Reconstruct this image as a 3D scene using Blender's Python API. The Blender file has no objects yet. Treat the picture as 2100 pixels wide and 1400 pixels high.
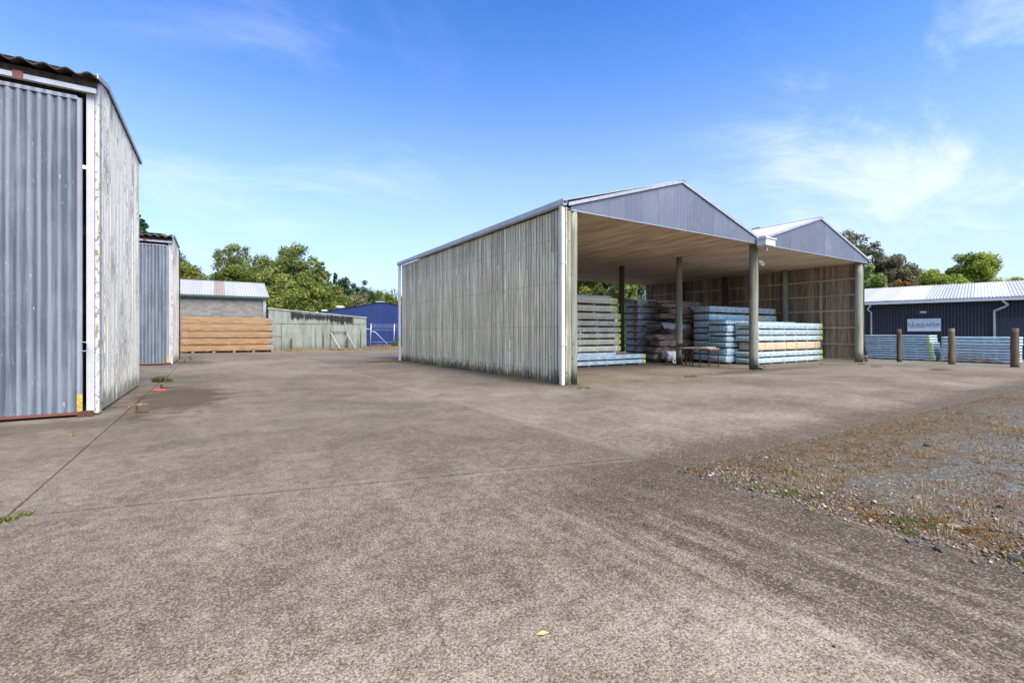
import bpy, math, random
import numpy as np
from mathutils import Vector, Matrix, noise as mnoise
R = math.radians
SC = bpy.context.scene
COL = SC.collection
rnd = random.Random(7)

# ---------------------------------------------------------------- camera, sky, sun, exposure
# world X runs along the shed fronts, world Y along the shed sides; the camera stands at the origin
YAW = 32.2353
cam_d = bpy.data.cameras.new('camera'); cam = bpy.data.objects.new('camera', cam_d); COL.objects.link(cam)
cam.location = (0, 0, 1.5); cam.rotation_euler = (R(90), 0, R(-YAW))
cam_d.sensor_width = 36; cam_d.lens = 36*961/2100; cam_d.shift_y = -0.0086
cam_d.clip_start = 0.05; cam_d.clip_end = 3000
SC.camera = cam
SUN_EL, SUN_AZ = 52.0, -81.0        # azimuth: angle of the sun's ground direction from +X towards +Y
SC.view_settings.view_transform = 'Standard'; SC.view_settings.look = 'None'
SC.view_settings.gamma = 1; SC.view_settings.use_curve_mapping = False
SC.view_settings.exposure = 1.70
world = bpy.data.worlds.new('World'); SC.world = world; world.use_nodes = True
def build_world():
    nt = world.node_tree; nt.nodes.clear(); L = nt.links
    def nd(t, **k):
        n = nt.nodes.new(t)
        for a, b in k.items(): setattr(n, a, b)
        return n
    out = nd('ShaderNodeOutputWorld'); bg = nd('ShaderNodeBackground'); bg.inputs[1].default_value = 0.132
    L.new(bg.outputs[0], out.inputs[0])
    sky = nd('ShaderNodeTexSky', sky_type='NISHITA'); sky.sun_disc = False
    sky.sun_elevation = R(SUN_EL); sky.sun_rotation = R(90-SUN_AZ)
    sky.air_density = 1.0; sky.dust_density = 0.6; sky.ozone_density = 2.2
    geo = nd('ShaderNodeTexCoord'); sep = nd('ShaderNodeSeparateXYZ'); L.new(geo.outputs['Generated'], sep.inputs[0])
    def math_(op, a, b=None, c=None):
        n = nd('ShaderNodeMath', operation=op)
        for i, v in enumerate((a, b, c)):
            if v is None: continue
            if isinstance(v, (int, float)): n.inputs[i].default_value = v
            else: L.new(v, n.inputs[i])
        return n.outputs[0]
    z = sep.outputs[2]
    den = math_('ADD', math_('MAXIMUM', z, 0.0), 0.18)
    cx = math_('DIVIDE', sep.outputs[0], den); cy = math_('DIVIDE', sep.outputs[1], den)
    comb = nd('ShaderNodeCombineXYZ'); L.new(cx, comb.inputs[0]); L.new(cy, comb.inputs[1])
    mp = nd('ShaderNodeMapping'); mp.inputs['Rotation'].default_value = (0, 0, R(-25)); mp.inputs['Scale'].default_value = (1.5, 2.3, 1)
    mp.inputs['Location'].default_value = (7.75, 4.0, 0)
    L.new(comb.outputs[0], mp.inputs[0])
    n1 = nd('ShaderNodeTexNoise'); n1.inputs['Scale'].default_value = 0.75; n1.inputs['Detail'].default_value = 9; n1.inputs['Roughness'].default_value = 0.62; n1.inputs['Distortion'].default_value = 0.6
    L.new(mp.outputs[0], n1.inputs['Vector'])
    n2 = nd('ShaderNodeTexNoise'); n2.inputs['Scale'].default_value = 0.33; n2.inputs['Detail'].default_value = 3
    L.new(comb.outputs[0], n2.inputs['Vector'])
    # cirrus: banks in view, followed by added ones mostly outside it
    def bank(az_deg, el, w):     # az from +Y clockwise
        d = Vector((math.sin(R(az_deg))*math.cos(R(el)), math.cos(R(az_deg))*math.cos(R(el)), math.sin(R(el))))
        v = nd('ShaderNodeVectorMath', operation='DOT_PRODUCT'); L.new(geo.outputs['Generated'], v.inputs[0]); v.inputs[1].default_value = d
        mr = nd('ShaderNodeMapRange', interpolation_type='SMOOTHSTEP'); L.new(v.outputs['Value'], mr.inputs[0])
        mr.inputs[1].default_value = math.cos(R(w)); mr.inputs[2].default_value = math.cos(R(w*0.1))
        return mr.outputs[0]
    banks = math_('MAXIMUM', bank(YAW+42, 21, 23), math_('MULTIPLY', bank(YAW-27, 20, 20), 0.38))
    for az, el, w, k in ((YAW+120, 30, 40, .9), (YAW+200, 25, 44, .9), (YAW-100, 35, 40, .9), (YAW+10, 75, 25, .5), (YAW+60, 14, 15, .8)):  # banks mostly out of view, their cover added to whiten the ambient light
        banks = math_('MAXIMUM', banks, math_('MULTIPLY', bank(az, el, w), k))
    dens = math_('ADD', n1.outputs[0], math_('ADD', math_('MULTIPLY', n2.outputs[0], 0.3), math_('MULTIPLY', banks, 0.05)))
    mr = nd('ShaderNodeMapRange', interpolation_type='SMOOTHSTEP'); L.new(dens, mr.inputs[0]); mr.inputs[1].default_value = 0.60; mr.inputs[2].default_value = 0.92
    cl = math_('MULTIPLY', mr.outputs[0], math_('ADD', math_('MULTIPLY', banks, 0.66), 0.05))
    # thin haze veil that whitens the sky near the horizon
    hz = nd('ShaderNodeMapRange', interpolation_type='SMOOTHSTEP'); L.new(z, hz.inputs[0]); hz.inputs[1].default_value = 0.72; hz.inputs[2].default_value = -0.02
    hs = nd('ShaderNodeHueSaturation'); hs.inputs['Saturation'].default_value = 1.0; hs.inputs['Value'].default_value = 1.0; 
    sm = nd('ShaderNodeVectorMath', operation='SCALE'); sm.inputs['Scale'].default_value = .22; L.new(sky.outputs[0], sm.inputs[0])
    gm = nd('ShaderNodeGamma'); gm.inputs[1].default_value = 1.4; L.new(sm.outputs[0], gm.inputs[0])
    sm2 = nd('ShaderNodeVectorMath', operation='SCALE'); sm2.inputs['Scale'].default_value = 4.2; L.new(gm.outputs[0], sm2.inputs[0]); L.new(sm2.outputs[0], hs.inputs['Color'])
    tint = nd('ShaderNodeMix', data_type='RGBA', blend_type='MULTIPLY'); tint.inputs[0].default_value = 1.0
    L.new(hs.outputs[0], tint.inputs[6]); tint.inputs[7].default_value = (0.335, 0.645, 0.90, 1)
    m1 = nd('ShaderNodeMix', data_type='RGBA'); L.new(math_('MULTIPLY', math_('POWER', hz.outputs[0], 1.6), 0.85), m1.inputs[0]); L.new(tint.outputs[2], m1.inputs[6]); m1.inputs[7].default_value = (1.95, 2.05, 2.6, 1)
    m2 = nd('ShaderNodeMix', data_type='RGBA'); L.new(cl, m2.inputs[0]); L.new(m1.outputs[2], m2.inputs[6]); m2.inputs[7].default_value = (2.7, 2.85, 3.0, 1)
    L.new(m2.outputs[2], bg.inputs[0])
build_world()
sun_d = bpy.data.lights.new('sun', 'SUN'); sun_d.energy = 2.5; sun_d.angle = R(42); sun_d.color = (1, 0.93, 0.82)
sun = bpy.data.objects.new('sun', sun_d); COL.objects.link(sun)
sd = Vector((math.cos(R(SUN_EL))*math.cos(R(SUN_AZ)), math.cos(R(SUN_EL))*math.sin(R(SUN_AZ)), math.sin(R(SUN_EL))))
sun.rotation_euler = sd.to_track_quat('Z', 'Y').to_euler(); sun.location = (0, 0, 60)

# ---------------------------------------------------------------- helpers
CA, SA = math.cos(R(YAW)), math.sin(R(YAW))
def at(px, d, z=0.0):
    """ground point d metres ahead of the viewpoint, in the direction of photo column px"""
    x = (px-1050)/961*d
    return (x*CA+d*SA, -x*SA+d*CA, z)
class MB:
    def __init__(s): s.v = []; s.f = []
    def add(s, vs, fs):
        b = len(s.v); s.v += [tuple(p) for p in vs]; s.f += [tuple(i+b for i in f) for f in fs]; return s
    def box(s, x0, x1, y0, y1, z0, z1, M=None):
        vs = [(x, y, z) for z in (z0, z1) for (x, y) in ((x0, y0), (x1, y0), (x1, y1), (x0, y1))]
        if M is not None: vs = [M @ Vector(p) for p in vs]
        return s.add(vs, [(3, 2, 1, 0), (4, 5, 6, 7), (0, 1, 5, 4), (1, 2, 6, 5), (2, 3, 7, 6), (3, 0, 4, 7)])
    def tube(s, pts, r, n=10, cap=True):
        pts = [Vector(p) for p in pts]; rs = r if isinstance(r, (list, tuple)) else [r]*len(pts)
        rings = []; up = None
        for i, p in enumerate(pts):
            t = (pts[min(i+1, len(pts)-1)]-pts[max(i-1, 0)]).normalized()
            if up is None: up = Vector((0, 0, 1)) if abs(t.z) < .9 else Vector((1, 0, 0))
            a = t.cross(up).normalized(); b = a.cross(t).normalized(); up = b
            rings.append([p+(a*math.cos(2*math.pi*k/n)+b*math.sin(2*math.pi*k/n))*rs[i] for k in range(n)])
        vs = [q for rg in rings for q in rg]; fs = []
        for i in range(len(pts)-1):
            for k in range(n): fs.append((i*n+k, i*n+(k+1) % n, (i+1)*n+(k+1) % n, (i+1)*n+k))
        if cap: fs.append(tuple(range(n))[::-1]); fs.append(tuple((len(pts)-1)*n+k for k in range(n)))
        return s.add(vs, fs)
    def prism(s, poly, a, b, ax=1):
        """polygon in the other two axes extruded along axis ax from a to b"""
        def P(p, t):
            q = list(p); q.insert(ax, t); return tuple(q)
        n = len(poly); vs = [P(p, a) for p in poly]+[P(p, b) for p in poly]
        fs = [tuple(range(n)), tuple(range(n, 2*n))[::-1]]+[(i, i+n, (i+1) % n+n, (i+1) % n) for i in range(n)]
        return s.add(vs, fs)
    def build(s, name, mat, parent=None, smooth=False, fix=False, loc=None, kind=None, label=None):
        me = bpy.data.meshes.new(name); me.from_pydata(s.v, [], s.f)
        if fix:
            import bmesh
            bm = bmesh.new(); bm.from_mesh(me); bmesh.ops.recalc_face_normals(bm, faces=bm.faces); bm.to_mesh(me); bm.free()
        return link(name, me, mat, parent, smooth, loc, kind, label)
def link(name, me, mat, parent=None, smooth=False, loc=None, kind=None, label=None):
    if mat is not None and not me.materials: me.materials.append(mat)
    if smooth: me.polygons.foreach_set('use_smooth', [True]*len(me.polygons))
    o = bpy.data.objects.new(name, me); COL.objects.link(o)
    if parent: o.parent = parent
    if loc is not None: o.location = loc
    if kind: o['kind'] = kind
    if label: o['label'] = label
    return o
def tag(o, label, cat, group=None):
    o['label'] = label; o['category'] = cat
    if group: o['group'] = group
    return o
def thing(name, label, cat, loc=(0, 0, 0), rz=0, group=None):
    o = bpy.data.objects.new(name, None); COL.objects.link(o); o.location = loc; o.rotation_euler = (0, 0, rz); o.empty_display_size = .3
    return tag(o, label, cat, group)
def npmesh(name, V, F, mat, parent=None, smooth=False, attr=None, kind=None):
    """V (n,3), F (m,k) with constant k"""
    V = np.asarray(V, np.float32); F = np.asarray(F, np.int32); m, k = F.shape
    me = bpy.data.meshes.new(name); me.vertices.add(len(V)); me.vertices.foreach_set('co', V.ravel())
    me.loops.add(m*k); me.loops.foreach_set('vertex_index', F.ravel())
    me.polygons.add(m); me.polygons.foreach_set('loop_start', np.arange(0, m*k, k, dtype=np.int32))
    me.update(calc_edges=True)
    if attr is not None:
        a = me.attributes.new('tint', 'FLOAT', 'FACE'); a.data.foreach_set('value', np.asarray(attr, np.float32))
    return link(name, me, mat, parent, smooth, kind=kind)

# ---------------------------------------------------------------- materials
class Mat:
    def __init__(s, name, rough=.8, metal=0.0, spec=.3):
        s.m = bpy.data.materials.new(name); s.m.use_nodes = True; s.nt = s.m.node_tree; s.b = s.nt.nodes['Principled BSDF']
        s.b.inputs['Roughness'].default_value = rough; s.b.inputs['Metallic'].default_value = metal; s.b.inputs['Specular IOR Level'].default_value = spec
        s._g = s._t = s._o = None
    def n(s, t, **k):
        x = s.nt.nodes.new(t)
        for a, b in k.items(): setattr(x, a, b)
        return x
    def L(s, a, b): s.nt.links.new(a, b)
    def put(s, sock, v):
        if isinstance(v, bpy.types.NodeSocket): s.L(v, sock)
        elif isinstance(v, (tuple, list)) and len(v) == 3 and sock.type == 'RGBA': sock.default_value = (*v, 1)
        else: sock.default_value = v
    @property
    def pos(s):
        if not s._g: s._g = s.n('ShaderNodeNewGeometry')
        return s._g.outputs['Position']
    @property
    def obj(s):
        if not s._t: s._t = s.n('ShaderNodeTexCoord')
        return s._t.outputs['Object']
    @property
    def rand(s):
        if not s._o: s._o = s.n('ShaderNodeObjectInfo')
        return s._o.outputs['Random']
    def xyz(s, v):
        x = s.n('ShaderNodeSeparateXYZ'); s.L(v, x.inputs[0]); return x.outputs
    def comb(s, x=0.0, y=0.0, z=0.0):
        c = s.n('ShaderNodeCombineXYZ')
        for i, v in enumerate((x, y, z)): s.put(c.inputs[i], v)
        return c.outputs[0]
    def map(s, v, scale=(1, 1, 1), loc=(0, 0, 0), rot=(0, 0, 0)):
        x = s.n('ShaderNodeMapping'); s.L(v, x.inputs[0]); x.inputs['Scale'].default_value = scale
        x.inputs['Rotation'].default_value = rot; s.put(x.inputs['Location'], loc); return x.outputs[0]
    def noise(s, v, scale=1, detail=4, rough=.55, dist=0.0, color=False):
        x = s.n('ShaderNodeTexNoise'); s.L(v, x.inputs['Vector']); x.inputs['Scale'].default_value = scale; x.inputs['Detail'].default_value = detail
        x.inputs['Roughness'].default_value = rough; x.inputs['Distortion'].default_value = dist; return x.outputs[1 if color else 0]
    def voro(s, v, scale=1, feat='F1', out='Distance', rnd_=1.0):
        x = s.n('ShaderNodeTexVoronoi', feature=feat); s.L(v, x.inputs['Vector']); x.inputs['Scale'].default_value = scale; x.inputs['Randomness'].default_value = rnd_; return x.outputs[out]
    def mt(s, op, a, b=None, c=None):
        x = s.n('ShaderNodeMath', operation=op)
        for i, v in enumerate((a, b, c)):
            if v is not None: s.put(x.inputs[i], v)
        return x.outputs[0]
    def mr(s, v, a, b, c=0.0, d=1.0, smooth=True):
        x = s.n('ShaderNodeMapRange'); x.interpolation_type = 'SMOOTHSTEP' if smooth else 'LINEAR'; s.put(x.inputs[0], v)
        for i, q in enumerate((a, b, c, d)): s.put(x.inputs[i+1], q)
        return x.outputs[0]
    def mix(s, f, a, b, mode='MIX'):
        x = s.n('ShaderNodeMix', data_type='RGBA', blend_type=mode); s.put(x.inputs[0], f); s.put(x.inputs[6], a); s.put(x.inputs[7], b); return x.outputs[2]
    def ramp(s, v, stops, mode='LINEAR'):
        x = s.n('ShaderNodeValToRGB'); s.put(x.inputs[0], v); cr = x.color_ramp; cr.interpolation = mode
        while len(cr.elements) < len(stops): cr.elements.new(.5)
        for e, (p, c) in zip(cr.elements, stops): e.position = p; e.color = (*c, 1)
        return x.outputs[0]
    def hsv(s, c, h=.5, sa=1.0, v=1.0):
        x = s.n('ShaderNodeHueSaturation'); s.put(x.inputs['Color'], c); s.put(x.inputs['Hue'], h); s.put(x.inputs['Saturation'], sa); s.put(x.inputs['Value'], v); return x.outputs[0]
    def col(s, c): s.put(s.b.inputs['Base Color'], c); return s
    def rough(s, v): s.put(s.b.inputs['Roughness'], v); return s
    def bump(s, h, st=.3, dist=.01):
        x = s.n('ShaderNodeBump'); s.put(x.inputs['Strength'], st); x.inputs['Distance'].default_value = dist; s.L(h, x.inputs['Height']); s.L(x.outputs[0], s.b.inputs['Normal']); return s
    def rloc(s, k=40.0): return s.comb(s.mt('MULTIPLY', s.rand, k), s.mt('MULTIPLY', s.rand, k*1.7), s.mt('MULTIPLY', s.rand, k*.6))

def flat(name, c, rough=.7, metal=0.0, var=.12, scale=6, spec=.3):
    m = Mat(name, rough, metal, spec); nz = m.noise(m.pos, scale, 5, .6)
    return m.col(m.hsv(c, v=m.mr(nz, .25, .75, 1-var, 1+var))).bump(nz, .15, .004).m

def concrete():
    m = Mat('weathered_concrete', .92, 0, .25); p = m.pos; x, y, z = m.xyz(p)
    big = m.noise(p, .30, 4, .6, .6); mid = m.noise(m.map(p, loc=(9, 3, 0)), 1.5, 9, .72, .5)
    streak = m.noise(m.map(p, (2.6, .16, 1), (3, 0, 0)), 1.9, 9, .74)           # wear along the wheel direction
    fine = m.noise(p, 125, 3, .8); grit = m.noise(m.map(p, loc=(5, 5, 5)), 62, 4, .75); tiny = m.voro(p, 85, 'F1', 'Color')
    near = m.mr(y, 9.5, 2.5)
    # the wheel lane at the right, and the darker untrodden strip by the gravel edge
    lane = m.mt('MULTIPLY', m.mr(x, 1.3, 3.0), m.mr(y, 4.6, 2.2)); strip = m.mt('MULTIPLY', m.mr(m.mt('ADD', x, m.mt('MULTIPLY', mid, .9)), 3.5, 4.6), m.mr(y, 4.4, 3.4))
    worn = m.mt('ADD', m.mt('MULTIPLY', m.mt('SUBTRACT', big, .5), 3.4), m.mt('MULTIPLY', m.mt('SUBTRACT', mid, .5), 2.4))
    worn = m.mt('ADD', worn, m.mt('MULTIPLY', m.mt('MULTIPLY', m.mt('SUBTRACT', streak, .5), m.mt('ADD', m.mt('MULTIPLY', lane, 1.6), .22)), 4.2))
    worn = m.mt('SUBTRACT', worn, m.mt('ADD', m.mt('MULTIPLY', strip, 1.0), m.mt('MULTIPLY', m.mt('MULTIPLY', m.mr(m.mt('ADD', x, m.mt('MULTIPLY', big, 1.2)), 2.6, 3.6), m.mr(y, 4.2, 3.2)), .75)))
    worn = m.mt('ADD', worn, m.mt('MULTIPLY', m.mr(m.mt('ADD', y, m.mt('MULTIPLY', x, .25)), 3.4, 1.6), .95))
    frac = m.noise(m.map(p, loc=(2, 7, 1)), 9, 9, .84)
    speck = m.mt('ADD', m.mt('ADD', m.mt('MULTIPLY', fine, .34), m.mt('MULTIPLY', grit, .40)), m.mt('MULTIPLY', frac, .26))
    speck = m.mt('ADD', m.mt('MULTIPLY', m.mt('SUBTRACT', speck, .5), 1.9), .5)
    worn = m.mt('MINIMUM', m.mt('MAXIMUM', worn, -1.25), 1.15)
    t = m.mt('ADD', speck, m.mt('MULTIPLY', worn, .088))
    c_near = m.ramp(t, [(.32, (0.038, 0.028, 0.017)), (.43, (0.076, 0.057, 0.038)), (.50, (0.128, 0.100, 0.069)), (.56, (0.211, 0.170, 0.120)), (.68, (0.433, 0.359, 0.266))])
    c_far = m.mix(m.mr(m.mt('ADD', m.mt('MULTIPLY', mid, .6), m.mt('MULTIPLY', big, .4)), .30, .70), (0.115, 0.097, 0.071), (0.191, 0.162, 0.123))
    c_far = m.mix(m.mr(t, .38, .64), m.mix(.5, c_far, (0.066, 0.048, 0.032)), m.mix(.45, c_far, (0.222, 0.172, 0.112)))
    amp = m.mt('ADD', .35, m.mt('MULTIPLY', near, .65)); c = m.mix(amp, c_far, c_near)
    tx = m.xyz(tiny)[0]; c = m.mix(m.mt('MULTIPLY', m.mr(tx, .84, .92), m.mt('MULTIPLY', near, .6)), c, (0.328, 0.257, 0.166)); c = m.mix(m.mt('MULTIPLY', m.mr(m.xyz(tiny)[1], .93, .98), m.mt('MULTIPLY', near, .45)), c, (0.198, 0.095, 0.037))
    jd = m.mt('ABSOLUTE', m.mt('SUBTRACT', m.mt('ADD', m.mt('MULTIPLY', x, .248), m.mt('MULTIPLY', y, .969)), 4.892))
    jd = m.mt('ADD', jd, m.mt('MULTIPLY', m.mt('SUBTRACT', frac, .5), .05)); jm = m.mt('MULTIPLY', m.mr(jd, .030, .010), m.mt('LESS_THAN', x, 4.4))
    jm = m.mt('MULTIPLY', jm, m.mt('GREATER_THAN', x, -1.5)); c = m.mix(m.mt('MULTIPLY', m.mt('SUBTRACT', m.mr(jd, .16, .05), jm), m.mt('MULTIPLY', m.mt('LESS_THAN', x, 4.4), .14)), c, (0.278, 0.237, 0.189)); c = m.mix(m.mt('MULTIPLY', jm, .5), c, (0.057, 0.053, 0.023))
    ja = m.mr(m.mt('ADD', m.mt('ABSOLUTE', m.mt('SUBTRACT', x, 4.37)), m.mt('MULTIPLY', m.mt('SUBTRACT', frac, .5), .10)), .11, .03); c = m.mix(m.mt('MULTIPLY', ja, m.mt('MULTIPLY', m.mt('GREATER_THAN', y, 3.9), .2)), c, (0.299, 0.257, 0.208))
    def spot(cx, cy, rx, ry, soft=.9):
        d = m.mt('SQRT', m.mt('ADD', m.mt('POWER', m.mt('DIVIDE', m.mt('SUBTRACT', x, cx), rx), 2), m.mt('POWER', m.mt('DIVIDE', m.mt('SUBTRACT', y, cy), ry), 2)))
        return m.mr(m.mt('ADD', d, m.mt('MULTIPLY', m.mt('SUBTRACT', mid, .5), soft*1.8)), 1.25, .6)
    st = m.mt('MAXIMUM', spot(-.75, 13.3, 1.0, 2.8, 1.2), spot(-1.0, 28.5, .8, 1.6))
    c = m.mix(m.mt('MULTIPLY', st, .7), c, (0.053, 0.031, 0.015))
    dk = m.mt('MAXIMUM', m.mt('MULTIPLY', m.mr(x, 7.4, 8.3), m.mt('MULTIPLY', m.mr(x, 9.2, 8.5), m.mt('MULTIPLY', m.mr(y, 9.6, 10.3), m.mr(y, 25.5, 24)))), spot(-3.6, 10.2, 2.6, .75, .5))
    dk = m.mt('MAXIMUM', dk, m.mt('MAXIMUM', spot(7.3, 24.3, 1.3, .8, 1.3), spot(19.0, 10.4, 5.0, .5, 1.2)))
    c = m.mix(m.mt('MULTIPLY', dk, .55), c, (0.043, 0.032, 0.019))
    oil = m.mr(m.noise(m.map(p, loc=(31, 7, 0)), .9, 4, .6, 1.5), .62, .74); c = m.mix(m.mt('MULTIPLY', oil, .4), c, (0.056, 0.038, 0.023))
    sc = m.mr(m.noise(m.map(p, (16, .30, 1), (1, 2, 0), (0, 0, R(-3))), 2.4, 5, .65), .62, .69)      # scraped pale lines
    c = m.mix(m.mt('MULTIPLY', m.mt('MULTIPLY', sc, m.mr(m.noise(p, 1.7, 3, .6), .38, .52)), m.mt('ADD', m.mt('MULTIPLY', lane, .85), .04)), c, (0.328, 0.253, 0.164))
    wv = m.mt('MULTIPLY', m.mt('SUBTRACT', m.noise(p, 1.1, 5, .7), .5), 1.1); cp = m.comb(m.mt('ADD', x, wv), m.mt('ADD', y, m.mt('MULTIPLY', wv, -.8)), 0.0)
    crk = m.mt('MULTIPLY', m.mr(m.voro(cp, .23, 'DISTANCE_TO_EDGE'), .0045, .0012), m.mr(m.noise(p, .5, 2), .5, .6))
    c = m.mix(m.mt('MULTIPLY', crk, .55), c, (0.045, 0.033, 0.024))
    dust = m.mr(m.noise(m.map(p, (.9, 1.6, 1), (8, 8, 0)), 1.3, 8, .72, .8), .54, .66); c = m.mix(m.mt('MULTIPLY', dust, .10), c, (0.269, 0.227, 0.181))
    c = m.hsv(c, v=m.mr(m.rand, 0, 1, .92, 1.08, False))
    m.col(c); m.bump(m.mt('ADD', m.mt('MULTIPLY', speck, 1.0), m.mt('MULTIPLY', fine, .4)), .6, .008)
    return m.m
def gravel(name, pale=False):
    m = Mat(name, .95, 0, .2); p = m.pos
    v = m.voro(p, 55, 'F1', 'Color'); vd = m.voro(p, 55); big = m.noise(p, .55, 5, .65, .8); mid = m.noise(m.map(p, (1, 1, 1), (4, 8, 0)), 3.0, 6, .7, .6)
    g = m.mr(m.xyz(v)[0], 0, 1, 0, 1, False)
    c = m.ramp(g, [(0, (0.039, 0.037, 0.032)), (.35, (0.078, 0.074, 0.062)), (.7, (0.125, 0.117, 0.095)), (.93, (0.189, 0.175, 0.141)), (1, (0.276, 0.251, 0.190))])
    if pale: c = m.mix(.55, c, (0.224, 0.197, 0.141))
    moss = m.mr(m.mt('ADD', m.mt('MULTIPLY', big, .5), m.mt('MULTIPLY', mid, .75)), .62, .73)
    brown = m.mix(m.noise(p, 28, 4, .7), (0.039, 0.018, 0.007), (0.172, 0.084, 0.030))
    c = m.mix(m.mt('MULTIPLY', moss, .35 if pale else .85), c, brown)
    # earth and organic litter near the concrete edges
    x, y, z = m.xyz(p)
    if not pale:
        e = m.mt('MAXIMUM', m.mr(m.mt('ADD', x, m.mt('MULTIPLY', mid, .8)), 6.9, 4.9), m.mt('MULTIPLY', m.mr(m.mt('ADD', y, m.mt('MULTIPLY', mid, -1.2)), .9, 2.4), m.mr(x, 20, 9)))
        ec = m.mix(m.mr(m.noise(p, 17, 6, .85), .35, .65), (0.022, 0.014, 0.006), (0.181, 0.113, 0.044))
        c = m.mix(m.mt('MULTIPLY', e, m.mr(m.noise(p, 5, 4, .7), .35, .6, .35, .95)), c, ec)
    m.col(c); m.bump(m.mt('SUBTRACT', 1.0, vd), .8, .012); return m.m
def wood(name, c1, c2, green=.0, grain=(22, 22, 1.1), use='obj', rust=0.0, knots=True, foot=0.0, var=.16):
    m = Mat(name, .88, 0, .2); p = m.pos; q = m.map(p, grain, m.rloc())
    g = m.noise(q, 1.0, 6, .65, .4); g2 = m.noise(m.map(p, (3, 3, .5), m.rloc(17)), 1.0, 3, .5)
    c = m.mix(m.mr(g, .3, .72), c1, c2)
    if green: c = m.mix(m.mt('MULTIPLY', m.mr(m.mt('ADD', m.mt('MULTIPLY', g2, .7), m.mt('MULTIPLY', m.rand, .35)), .48, .72), green), c, (.17, .215, .13))
    c = m.mix(m.mt('MULTIPLY', m.mr(m.noise(m.map(p, (9, 9, 2.2), m.rloc(29)), 1.0, 4, .7), .60, .72), .42), c, (.075, .06, .045))
    if foot: c = m.mix(m.mt('MULTIPLY', m.mr(m.mt('ABSOLUTE', m.mt('SUBTRACT', m.mt('FRACT', m.mt('DIVIDE', m.mt('ADD', m.xyz(p)[2], -.35), 1.3)), .02)), .02, .008), m.mt('MULTIPLY', m.mr(m.mt('ABSOLUTE', m.mt('SUBTRACT', m.mt('ABSOLUTE', m.xyz(m.obj)[0]), .035)), .012, .005), .7)), c, (.10, .065, .04))
    if knots: c = m.mix(m.mr(m.voro(m.map(p, (6.5, 6.5, 2.0), m.rloc(11)), 1.0), .10, .055), c, (.05, .035, .025))
    if foot:
        zz = m.xyz(p)[2]; w = m.mt('ADD', zz, m.mt('MULTIPLY', m.mt('SUBTRACT', m.noise(m.map(p, (7, 7, 2)), 1.0, 4, .7), .5), foot*2.2))
        c = m.mix(m.mt('MULTIPLY', m.mr(w, foot, foot*.15), .85), c, (.05, .048, .022))
        c = m.mix(m.mt('MULTIPLY', m.mr(w, foot*.7, foot*.1), m.mr(m.noise(p, 2.2, 3), .5, .66)), c, (.30, .20, .03))
    c = m.hsv(c, v=m.mr(m.rand, 0, 1, 1-var, 1+var, False))
    m.col(c); m.bump(g, .35, .004); return m.m
def peeling():
    m = Mat('peeling_white_paint', .75, 0, .3); p = m.pos; z = m.xyz(p)[2]
    base = m.noise(m.map(p, (30, 30, 4.5), m.rloc()), 1.0, 7, .75, .3); pat = m.noise(m.map(p, (1.3, 1.3, .6)), 1.0, 4, .6)
    ed = m.mt('MULTIPLY', m.mr(m.mt('ABSOLUTE', m.xyz(m.obj)[0]), .040, .064), .085)
    chip = m.mr(m.mt('ADD', m.mt('ADD', base, m.mt('SUBTRACT', ed, .03)), m.mt('MULTIPLY', m.mt('SUBTRACT', pat, .5), .7)), .585, .615)
    paint = m.mix(m.noise(m.map(p, (8, 8, 1)), 1, 4), (.90, .81, .62), (.97, .90, .73))
    wd = m.mix(m.noise(m.map(p, (20, 20, 1.4)), 1.0, 5), (.12, .105, .085), (.30, .265, .21))
    c = m.mix(m.mt('MULTIPLY', chip, .9), paint, wd)
    g = m.mt('ADD', z, m.mt('MULTIPLY', m.noise(m.map(p, (6, 6, 2)), 1, 4, .7), -.9))
    c = m.mix(m.mt('MULTIPLY', m.mr(g, .05, -.35), .8), c, (.15, .15, .075))
    m.col(c); m.bump(m.mt('SUBTRACT', 1.0, chip), .5, .004); return m.m
def lichen():
    m = Mat('lichened_white_board', .8, 0, .3); p = m.pos
    a = m.noise(m.map(p, (9, 9, 5)), 1.6, 5, .7, .5); zz = m.xyz(p)[2]
    c = m.mix(m.mr(a, .54, .57), (.50, .49, .47), m.mix(m.noise(p, 9, 2), (.36, .19, .03), (.20, .21, .12)))
    m.col(c); return m.m
def galv(name, c1, c2, pitch=.128, streaks=1.0, rough=.68, metal=.12):
    m = Mat(name, rough, 0, .04); p = m.pos
    s1 = m.noise(m.map(p, (13, 13, .42), m.rloc(9)), 1.0, 6, .68, .35); s2 = m.noise(m.map(p, (2.0, 2.0, 1.1)), 1.0, 4, .6)
    crest = m.mt('SINE', m.mt('MULTIPLY', m.xyz(p)[0], -6.28318/pitch))  # light and dark of each corrugation put into the colour, crests lighter
    c = m.mix(m.mr(m.mt('ADD', m.mt('ADD', m.mt('MULTIPLY', s1, .75), m.mt('MULTIPLY', s2, .3)), m.mt('MULTIPLY', crest, .10)), .36, .70), c1, c2)
    c = m.mix(m.mt('MULTIPLY', m.mr(m.noise(m.map(p, (30, 30, 7)), 1, 3), .66, .74), .4*streaks), c, (.62, .64, .66))
    m.col(c); m.rough(m.mr(s1, .3, .7, rough-.08, rough+.15)); return m.m
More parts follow.
